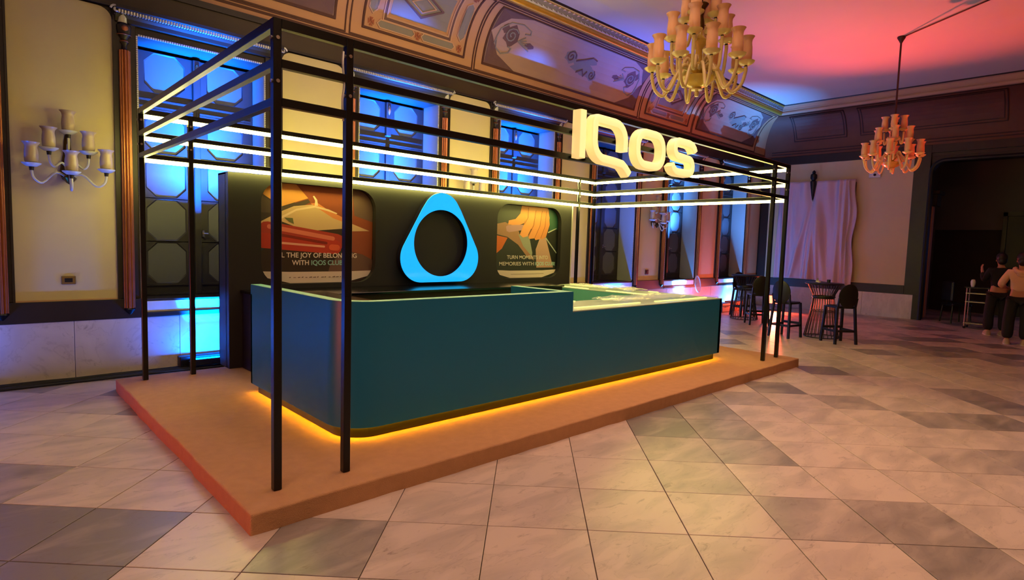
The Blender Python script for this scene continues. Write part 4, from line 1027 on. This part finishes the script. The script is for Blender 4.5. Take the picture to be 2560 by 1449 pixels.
M['arm_white'] = mat('white_arm_glass', (206, 206, 200), 0.25, spec=0.6)
M['sconce_glass'] = mat('sconce_glass', (190, 172, 160), 0.3, spec=0.6)
sh2_me = sh_me.copy(); sh2_me.materials.clear(); sh2_me.materials.append(M['sconce_glass'])
db2_me = db_me.copy(); db2_me.materials.clear(); db2_me.materials.append(M['arm_white'])
sconce('six-light glass wall sconce on the cream panel at far left', C0+0.02, 2.15)
sconce('six-light wall sconce on the cream panel above the display wall', C0+PER*2, 2.15)
sconce('six-light wall sconce on the panel between windows beyond the stand', C0+PER*4+0.1, 2.15)
# switch plates
t = thing('switch_plate', 'brass switch plate on the cream panel at far left', 'switch', (C0, YW+0.012, 1.10))
MB().box(-0.065, 0.065, -0.010, 0.0, -0.045, 0.045).build('plate', 'brass_plate', t, bevel=0.004); MB().box(-0.035, 0.035, -0.016, -0.009, -0.022, 0.022).build('rocker', 'black_plastic', t, bevel=0.002)
t = thing('wall_socket', 'small dark wall socket between windows beyond the stand', 'socket', (C0+PER*4-0.05, YW+0.012, 1.07))
MB().box(-0.07, 0.07, -0.012, 0.0, -0.06, 0.06).build('plate', 'black_plastic', t, bevel=0.004); MB().tube([(0, -0.012, 0), (0, -0.02, 0)], 0.03, 10).build('socket_ring', 'socket', t)
# cables on the floor along the long wall
for k in range(5):
    pts = []; x = -5.5
    rr = random.Random(k+3)
    while x < 2.2:
        pts.append((x, 4.535-0.055*k+rr.uniform(-0.02, 0.02), 0.014+0.0*rr.random())); x += rr.uniform(0.25, 0.5)
    tag(MB().tube(smooth_path(pts, 4), 0.012, 6).build('floor_cable', 'cable', smooth=60), 'black cable on the floor along the wall, %s from the wall' % ('first', 'second', 'third', 'fourth', 'fifth')[k], 'cable')
t = thing('power_box', 'long black power box low on the wall left of the display wall', 'power box', (0.85, 4.50, 0))
MB().box(-0.28, 0.75, -0.05, 0.07, 0.02, 0.15).build('box_body', 'black_plastic', t, bevel=0.01); MB().tube([(-0.1, -0.056, 0.1), (0.1, -0.056, 0.1)], 0.008).build('handle', 'black_metal', t)
MB().box(-0.2, -0.16, -0.04, 0.06, 0, 0.02).box(0.6, 0.64, -0.04, 0.06, 0, 0.02).build('foot', 'black_plastic', t)

# ------------------------------------------------------------------ bar stools and tables
def stool(label, loc, rz):
    t = thing('bar_stool', label, 'bar stool', loc, rz, 'black bar stools')       # faces local +y, back at -y
    prof = rrect(-0.19, 0.19, -0.19, 0.19, 0.07, 5)
    m = MB(); m.loft([[(x*k, y*k, z) for x, y in prof] for k, z in ((0.92, 0.655), (1.0, 0.67), (1.0, 0.695), (0.94, 0.70))]); m.build('seat', 'stool', t, smooth=40)
    el = [(0.185*math.cos(2*PI*k/24), 0.885+0.225*math.sin(2*PI*k/24)) for k in range(24)]
    m = MB(); m.loft([[(x*f, -0.20-y-0.06*(z-0.7)-0.06*(1-(x/0.185)**2)*0.4, z if f == 1 else 0.885+(z-0.885)*f) for x, z in el] for f, y in ((0.9, 0.014), (1, 0.006), (1, -0.006), (0.9, -0.014))]); m.build('backrest', 'stool', t, smooth=40)
    for sx in (-1, 1):
        m = MB().bar((sx*0.17, -0.17, 0.68), (sx*0.205, -0.225, 0.0), 0.035, 0.045); m.bar((sx*0.17, -0.18, 0.66), (sx*0.172, -0.215, 0.85), 0.028, 0.03); m.build('leg', 'stool', t)
        MB().bar((sx*0.17, 0.17, 0.68), (sx*0.20, 0.205, 0.0), 0.035, 0.045).build('leg', 'stool', t)
        MB().bar((sx*0.19, -0.195, 0.24), (sx*0.188, 0.185, 0.24), 0.024, 0.04).build('side_rail', 'stool', t)
    m = MB().box(-0.185, 0.185, 0.17, 0.20, 0.255, 0.30); m.build('footrest', 'stool', t); MB().box(-0.185, 0.185, -0.205, -0.18, 0.22, 0.26).build('rear_rail', 'stool', t)
    return t
def wire_table(label, loc):
    t = thing('bar_table', label, 'table', loc, 0, 'wire-base bar tables')
    m = MB().lathe([(0.0, 1.045), (0.33, 1.045), (0.345, 1.055), (0.345, 1.07), (0.33, 1.078), (0.0, 1.08)], 32); m.build('tabletop', 'stool', t, smooth=40)
    n = 26
    for k in range(n):
        a = 2*PI*k/n; c, s_ = math.cos(a), math.sin(a)
        MB().tube([(0.29*c, 0.29*s_, 1.045), (0.20*c, 0.20*s_, 0.86), (0.185*c, 0.185*s_, 0.78), (0.22*c, 0.22*s_, 0.5), (0.31*c, 0.31*s_, 0.012)], 0.0075, 5).build('base_rod', 'stool', t)
    for r, z, w_ in ((0.19, 0.80, 0.02), (0.185, 0.775, 0.01), (0.215, 0.52, 0.007), (0.31, 0.012, 0.010)):
        MB().tube([(r*math.cos(2*PI*k/28), r*math.sin(2*PI*k/28), z) for k in range(29)], w_, 6).build('base_ring', 'stool', t, smooth=60)
    return t
wire_table('round bar table with flared wire base in front of the drape', (11.04, 0.70, 0))
stool('black bar stool with oval back right of the wire-base table', (10.55, 0.24, 0), math.radians(-38))
stool('black bar stool seen side-on behind the right frame posts', (10.42, 1.15, 0), math.radians(-100))
wire_table('round wire-base bar table behind the frame by the far windows', (12.55, 2.98, 0))
stool('black bar stool nearest the frame posts by the far table', (11.80, 2.34, 0), math.radians(-50))
stool('black bar stool leftmost at the far table by the windows', (13.15, 3.30, 0), math.radians(150))
# small things on the near table
t = thing('paper_napkin', 'crumpled pale napkin on the wire-base table top', 'napkin', (10.96, 0.79, 1.08))
m = MB(); m.add([(-.05, -.03, 0), (.05, -.04, 0.012), (.06, .03, 0.0), (-.04, .04, 0.015), (0, 0, .035), (-.045, .01, .09), (-.02, .0, .085)], [(0, 1, 4), (1, 2, 4), (2, 3, 4), (3, 0, 4), (4, 5, 6), (3, 5, 4)])
sd = m.build('napkin_sheet', 'white_plastic', t); sd.modifiers.new('thick', 'SOLIDIFY').thickness = 0.003
m = MB().lathe([(0.0, 0.0), (0.03, 0.0), (0.034, 0.05), (0.03, 0.06), (0.0, 0.06)], 12); o = m.build('small_cup', 'black_plastic', loc=(11.14, 0.66, 1.08), smooth=40); tag(o, 'small dark cup standing on the wire-base table', 'cup')
# clear acrylic chair in front of the far windows
def ghost(loc, rz):
    t = thing('acrylic_chair', 'clear acrylic chair with oval back before the far windows', 'chair', loc, rz)
    m = MB(); m.loft([[(x*k, y*k, z) for x, y in rrect(-0.22, 0.22, -0.22, 0.22, 0.06, 4)] for k, z in ((0.97, 0.43), (1, 0.44), (1, 0.46), (0.97, 0.47))]); m.build('seat', 'acrylic', t, smooth=40)
    el = [(0.2*math.cos(2*PI*k/24), 0.76+0.21*math.sin(2*PI*k/24)) for k in range(24)]
    m = MB(); m.loft([[(x*f, 0.24+y+0.15*(z-0.5), 0.76+(z-0.76)*f) for x, z in el] for f, y in ((0.96, 0.012), (1, 0.0), (0.96, -0.012))]); m.build('backrest', 'acrylic', t, smooth=40)
    m = MB().tube([(x, 0.24+0.15*(z-0.5), z) for x, z in el+[el[0]]], 0.014, 6); m.build('back_rim', 'acrylic', t, smooth=60)
    for sx in (-1, 1):
        for sy in (-1, 1): MB().tube([(sx*0.19, sy*0.19, 0.43), (sx*0.21, sy*0.22, 0.0)], [0.022, 0.016], 8).build('leg', 'acrylic', t, smooth=60)
ghost((12.6, 3.98, 0), math.radians(10))
# low cases by the far wall
for nm, lb, p, d, mt in (('equipment_case', 'low orange equipment case on the floor by the far wall', (14.3, 4.1, 0), (0.5, 0.3, 0.26), 'orange_case'), ('equipment_case', 'low grey equipment case on the floor by the far wall', (13.6, 4.1, 0), (0.45, 0.28, 0.24), 'grey_case')):
    t = thing(nm, lb, 'case', p); MB().box(-d[0]/2, d[0]/2, -d[1]/2, d[1]/2, 0, d[2]*0.7).build('case_body', mt, t, bevel=0.012)
    MB().box(-d[0]/2, d[0]/2, -d[1]/2, d[1]/2, d[2]*0.71, d[2]).build('case_lid', mt, t, bevel=0.012); MB().tube([(-0.07, -d[1]/2, d[2]*0.6), (-0.07, -d[1]/2-0.03, d[2]*0.6), (0.07, -d[1]/2-0.03, d[2]*0.6), (0.07, -d[1]/2, d[2]*0.6)], 0.008).build('handle', 'black_plastic', t)

# ------------------------------------------------------------------ drape over a picture on the end wall
dr = thing('draped_picture', 'pale mauve cloth draped over a large framed picture on the end wall', 'drape', (XE, 2.95, 0.80))
DW, DHt = 2.05, 2.92
def drape():
    ny, nz = 90, 44; vs = []
    for i in range(ny+1):
        for j in range(nz+1):
            u, v = i/ny, j/nz          # u: 0 = left in view (high y); v: 0 = top
            y = DW/2-DW*u; z = DHt*(1-v)
            # neckline notch in the middle-left
            nt = max(0.0, 1-abs(u-0.455)/0.045)*0.62
            if v == 0 or True:
                z = (DHt-nt*(1-v)**3)*(1-v)+0.0
            fold = 0.0
            for cu, sl, wd, am in ((0.45, -0.62, 0.030, 0.07), (0.47, -0.22, 0.022, 0.07), (0.48, 0.0, 0.028, 0.09), (0.50, 0.22, 0.03, 0.07), (0.52, 0.42, 0.045, 0.06), (0.08, -0.02, 0.02, 0.05), (0.14, 0.12, 0.03, 0.035), (0.88, 0.0, 0.02, 0.05), (0.80, 0.02, 0.03, 0.05), (0.93, -0.02, 0.014, 0.05)):
                st = max(0.0, min(1.0, (v-0.10)*2.0)) if 0.4 < cu < 0.6 else 1.0
                c = cu+sl*0.42*max(0, v-0.15)*(1 if 0.4 < cu < 0.6 else 0.6)
                fold += am*st*math.exp(-((u-c)/wd)**2)
            fold += 0.02*math.sin(23*u+3*v)+0.014*math.sin(41*u-5*v)
            flare = 0.06*v
            y += (0.5-u)*flare*1.2+0.025*math.sin(9*v+2)*(u > 0.93)+0.03*math.sin(14*v)*max(0, u-0.9)*8
            z += 0.05*math.sin(3.2*u+0.6)*v-0.10*max(0, u-0.55)*v+0.05*v
            vs.append((-0.19-fold*1.5, y, z))
    m = MB(); m.add(vs, [(i*(nz+1)+j, (i+1)*(nz+1)+j, (i+1)*(nz+1)+j+1, i*(nz+1)+j+1) for i in range(ny) for j in range(nz)]); return m
o = drape().build('cloth', 'drape', dr, smooth=80); o.modifiers.new('thick', 'SOLIDIFY').thickness = 0.006
MB().box(-0.10, -0.02, -0.98, 0.98, 0.12, DHt-0.06).build('picture_board', 'wood', dr, bevel=0.01)
m = MB().lathe([(0.0, -0.55), (0.03, -0.4), (0.075, -0.1), (0.085, 0.0), (0.05, 0.04), (0.09, 0.10), (0.085, 0.2), (0.04, 0.24), (0.05, 0.28), (0.0, 0.33)], 12, c=(-0.22, -0.03+0.12, DHt-0.02)); m.build('crest_ornament', 'black_plastic', dr, smooth=40)
t = thing('wall_detector', 'small white wall box above the drape corner', 'detector', (XE-0.001, 1.54, 3.82))
MB().box(-0.05, 0, -0.14, 0.14, -0.07, 0.07).build('box_body', 'white_plastic', t, bevel=0.01); MB().sphere((-0.052, 0, 0), 0.035, 8, (0.5, 1, 1)).build('sensor_dome', 'black_plastic', t, smooth=50)

# ------------------------------------------------------------------ people and things at the dim doorway
def skin_mesh(name, J, E, m1, parent, root, sub=2):
    ids = list(J); me = bpy.data.meshes.new(name); me.from_pydata([J[k][0] for k in ids], [(ids.index(a), ids.index(b)) for a, b in E], [])
    o = put(name, me, parent); me.materials.append(M[m1]); md = o.modifiers.new('skin', 'SKIN'); md.use_smooth_shade = True
    for i, k in enumerate(ids):
        r = J[k][1]; sv = me.skin_vertices[0].data[i]; sv.radius = r if isinstance(r, tuple) else (r, r); sv.use_root = (k == root)
    s_ = o.modifiers.new('sub', 'SUBSURF'); s_.levels = sub; s_.render_levels = sub
    return o
def hand(J, E, side, wrist, base, direction, palm_n):
    d = Vector(direction).normalized(); nrm = Vector(palm_n).normalized(); lat = d.cross(nrm).normalized()*side
    w = Vector(base); J[wrist+'_palm'] = (tuple(w+d*0.05), 0.030); E.append((wrist, wrist+'_palm'))
    for k, (off, ln) in enumerate(((-0.027, 0.062), (-0.009, 0.074), (0.010, 0.070), (0.027, 0.055))):
        a = w+d*0.085+lat*off; b = a+d*ln*0.5+nrm*0.008; c = b+d*ln*0.45+nrm*0.02
        for nm, p, r in (('a', a, 0.0095), ('b', b, 0.0088), ('c', c, 0.0075)): J['%s_f%d%s' % (wrist, k, nm)] = (tuple(p), r)
        E += [(wrist+'_palm', '%s_f%da' % (wrist, k)), ('%s_f%da' % (wrist, k), '%s_f%db' % (wrist, k)), ('%s_f%db' % (wrist, k), '%s_f%dc' % (wrist, k))]
    a = w+d*0.035-lat*0.038+nrm*0.012; b = a+d*0.035-lat*0.012+nrm*0.012
    J[wrist+'_t1'] = (tuple(a), 0.012); J[wrist+'_t2'] = (tuple(b), 0.009); E += [(wrist+'_palm', wrist+'_t1'), (wrist+'_t1', wrist+'_t2')]
def person(label, loc, rz, top, pants, arms, crop=True, hood=True):
    t = thing('person', label, 'person', loc, rz)       # faces local +y
    J = {'pel': ((0, 0, 0.95), (0.14, 0.10)), 'sp': ((0, 0.0, 1.12), (0.125, 0.09)), 'ch': ((0, -0.01, 1.32), (0.15, 0.105)), 'nk0': ((0, -0.015, 1.45), (0.06, 0.06)), 'nk': ((0, 0.0, 1.51), (0.05, 0.05)),
         'hd0': ((0, 0.02, 1.58), (0.068, 0.08)), 'hd1': ((0, 0.02, 1.66), (0.078, 0.095)), 'hd2': ((0, 0.0, 1.725), (0.055, 0.07)), 'nose': ((0, 0.125, 1.605), 0.012)}
    E = [('pel', 'sp'), ('sp', 'ch'), ('ch', 'nk0'), ('nk0', 'nk'), ('nk', 'hd0'), ('hd0', 'hd1'), ('hd1', 'hd2'), ('hd0', 'nose')]
    TJ = {'w': ((0, 0, 1.0), (0.155, 0.115)), 'm': ((0, 0, 1.14), (0.165, 0.125)), 'c': ((0, -0.01, 1.32), (0.175, 0.13)), 'n': ((0, -0.02, 1.44), (0.085, 0.085))}; TE = [('w', 'm'), ('m', 'c'), ('c', 'n')]
    PJ = {'p': ((0, 0, 0.95), (0.15, 0.115))}; PE = []
    for s_, nm in ((-1, 'l'), (1, 'r')):
        sh, el, wr = arms[nm]
        J[nm+'sh'] = ((s_*0.17, -0.01, 1.39), 0.06); J[nm+'el'] = (el, 0.042); J[nm+'wr'] = (wr, 0.028)
        E += [('ch', nm+'sh'), (nm+'sh', nm+'el'), (nm+'el', nm+'wr')]
        d = Vector(wr)-Vector(el); hand(J, E, s_, nm+'wr', wr, d, (s_*-0.9, 0.3, 0.1))
        TJ[nm+'s'] = ((s_*0.18, -0.01, 1.39), 0.085); TJ[nm+'e'] = (el, 0.068); TJ[nm+'w'] = (tuple(Vector(el)+(Vector(wr)-Vector(el))*0.92), 0.045)
        TE += [('c', nm+'s'), (nm+'s', nm+'e'), (nm+'e', nm+'w')]
        fx = s_*(0.11+0.02)
        J[nm+'hp'] = ((s_*0.09, 0, 0.88), 0.085); J[nm+'kn'] = ((fx*0.95, 0.02, 0.50), 0.055); J[nm+'an'] = ((fx, -0.03, 0.09), 0.036); J[nm+'to'] = ((fx*1.1, 0.12, 0.035), (0.04, 0.028))
        E += [('pel', nm+'hp'), (nm+'hp', nm+'kn'), (nm+'kn', nm+'an'), (nm+'an', nm+'to')]
        PJ[nm+'h'] = ((s_*0.095, 0, 0.86), 0.115); PJ[nm+'k'] = ((fx, 0.02, 0.48), 0.10); PJ[nm+'a'] = ((fx, -0.02, 0.09), 0.10); PE += [('p', nm+'h'), (nm+'h', nm+'k'), (nm+'k', nm+'a')]
        m = MB(); m.loft([[(fx+x*k, 0.04+y*k*1.0+dy, z) for x, y in rrect(-0.05, 0.05, -0.14, 0.14, 0.045, 4)] for k, z, dy in ((1.0, 0.0, 0), (1.06, 0.02, 0), (1.0, 0.05, 0), (0.8, 0.085, -0.02), (0.6, 0.11, -0.05))])
        sho = m.build('shoe', 'shoe', t, smooth=60); m = MB(); m.loft([[(fx+x, 0.04+y, z) for x, y in rrect(-0.054, 0.054, -0.145, 0.145, 0.05, 4)] for z in (0.0, 0.024)]); m.build('sole', 'sole', sho)
    skin_mesh('body', J, E, 'skin', t, 'pel'); skin_mesh('hoodie' if hood else 'jacket', TJ, TE, top, t, 'w'); skin_mesh('trousers', PJ, PE, pants, t, 'p')
    m = MB().sphere((0, -0.015, 1.685), 0.108, 12, (0.93, 1.06, 1.02)); m.sphere((0, -0.06, 1.62), 0.085, 10, (1.0, 0.8, 1.1)); m.build('hair', 'hair', t, smooth=60)
    for s_ in (-1, 1): MB().sphere((s_*0.082, 0.015, 1.62), 0.026, 8, (0.4, 0.7, 1)).build('ear', 'skin', t, smooth=60)
    m = MB()
    for s_ in (-1, 1): m.sphere((s_*0.033, 0.098, 1.645), 0.011, 6)
    m.build('eyes', 'hair', t); m = MB().box(-0.024, 0.024, 0.098, 0.108, 1.555, 1.563); m.build('mouth', 'orange_case', t)
    if hood:
        m = MB().tube(smooth_path([(-0.10, 0.04, 1.47), (-0.09, -0.07, 1.43), (0, -0.125, 1.395), (0.09, -0.07, 1.43), (0.10, 0.04, 1.47)], 5), 0.045, 8); m.sphere((0, -0.10, 1.375), 0.085, 10, (1.0, 0.55, 0.8)); m.build('hood', top, t, smooth=60)
    return t
person('person in a peach hoodie and black trousers standing with back turned', (13.55, -1.98, 0), math.radians(-82), 'hoodie', 'trousers',
       {'l': (None, (-0.30, 0.02, 1.15), (-0.22, 0.22, 1.10)), 'r': (None, (0.30, 0.02, 1.15), (0.22, 0.22, 1.10))})
person('person in dark clothes by the doorway with one hand raised', (14.9, -1.50, 0), math.radians(-70), 'trousers', 'trousers',
       {'l': (None, (-0.27, 0.02, 1.16), (-0.29, 0.10, 1.38)), 'r': (None, (0.28, 0.05, 1.14), (0.24, 0.10, 0.90))}, hood=False)
# trolley, office chair, lights in the doorway
t = thing('metal_trolley', 'small metal trolley standing in the dark doorway', 'trolley', (16.0, -1.02, 0))
for sx in (-1, 1):
    for sy in (-1, 1): MB().tube([(sx*0.18, sy*0.2, 0.03), (sx*0.18, sy*0.2, 0.95)], 0.014, 6).build('upright', 'bolt', t); 
for z in (0.12, 0.62, 0.82): MB().box(-0.2, 0.2, -0.22, 0.22, z, z+0.02).build('shelf', 'bolt', t)
MB().box(-0.22, 0.22, -0.25, 0.25, 0.95, 0.975).build('top_tray', 'black_plastic', t)
for sx in (-1, 1):
    for sy in (-1, 1): MB().sphere((sx*0.18, sy*0.2, 0.03), 0.03, 8).build('wheel', 'black_plastic', t)
m = MB().lathe([(0.0, 0.0), (0.03, 0.0), (0.045, 0.06), (0.05, 0.12), (0.035, 0.17), (0.0, 0.18)], 12); tag(m.build('glass_jar', 'white_plastic', loc=(15.95, -0.9, 0.976), smooth=50), 'pale jar on top of the metal trolley', 'jar')
t = thing('office_chair', 'dark chair in the shadow of the doorway', 'chair', (17.0, -0.45, 0), math.radians(40))
MB().box(-0.24, 0.24, -0.24, 0.24, 0.43, 0.5).build('seat', 'black_plastic', t, bevel=0.03); MB().box(-0.22, 0.22, 0.2, 0.26, 0.55, 1.05).build('backrest', 'black_plastic', t, bevel=0.03)
for sx in (-1, 1):
    for sy in (-1, 1): MB().tube([(sx*0.2, sy*0.2, 0.44), (sx*0.23, sy*0.23, 0.0)], 0.018, 6).build('leg', 'black_plastic', t)
MB().box(-0.02, 0.02, 0.22, 0.25, 0.46, 0.6).build('back_bracket', 'black_plastic', t)
t = thing('blue_monitor', 'glowing blue screen deep in the dark room at right edge', 'screen', (20.6, -2.45, 1.82))
MB().box(-0.03, 0.03, -0.4, 0.4, -0.02, 0.5).build('monitor_body', 'black_plastic', t, bevel=0.01); MB().box(-0.036, -0.031, -0.34, 0.34, 0.10, 0.22).build('lit_screen', 'blue_screen', t); MB().box(-0.02, 0.02, -0.02, 0.02, -1.82, 0).build('monitor_stand', 'black_plastic', t)
t = thing('ceiling_lamp', 'tiny warm lamp glowing in the dark room', 'lamp', (20.6, -2.42, 2.75)); MB().lathe([(0.0, 0.0), (0.1, 0.0), (0.11, 0.03), (0.0, 0.05)], 12).build('lamp_disc', 'warm_bulb', t); MB().tube([(0, 0, 0.04), (0, 0, 1.8)], 0.008, 6).build('lamp_cord', 'cable', t)
lamp('dim_room_light', 'POINT', (19.5, -2.6, 2.8), (19.5, -2.6, 0), (0.75, 0.6, 0.65), 3.0, 0.2)
lamp('blue_screen_light', 'AREA', (20.5, -2.45, 1.95), (15.0, -2.3, 0.2), (0.1, 0.25, 1.0), 4.0, 0.6, 0.3)
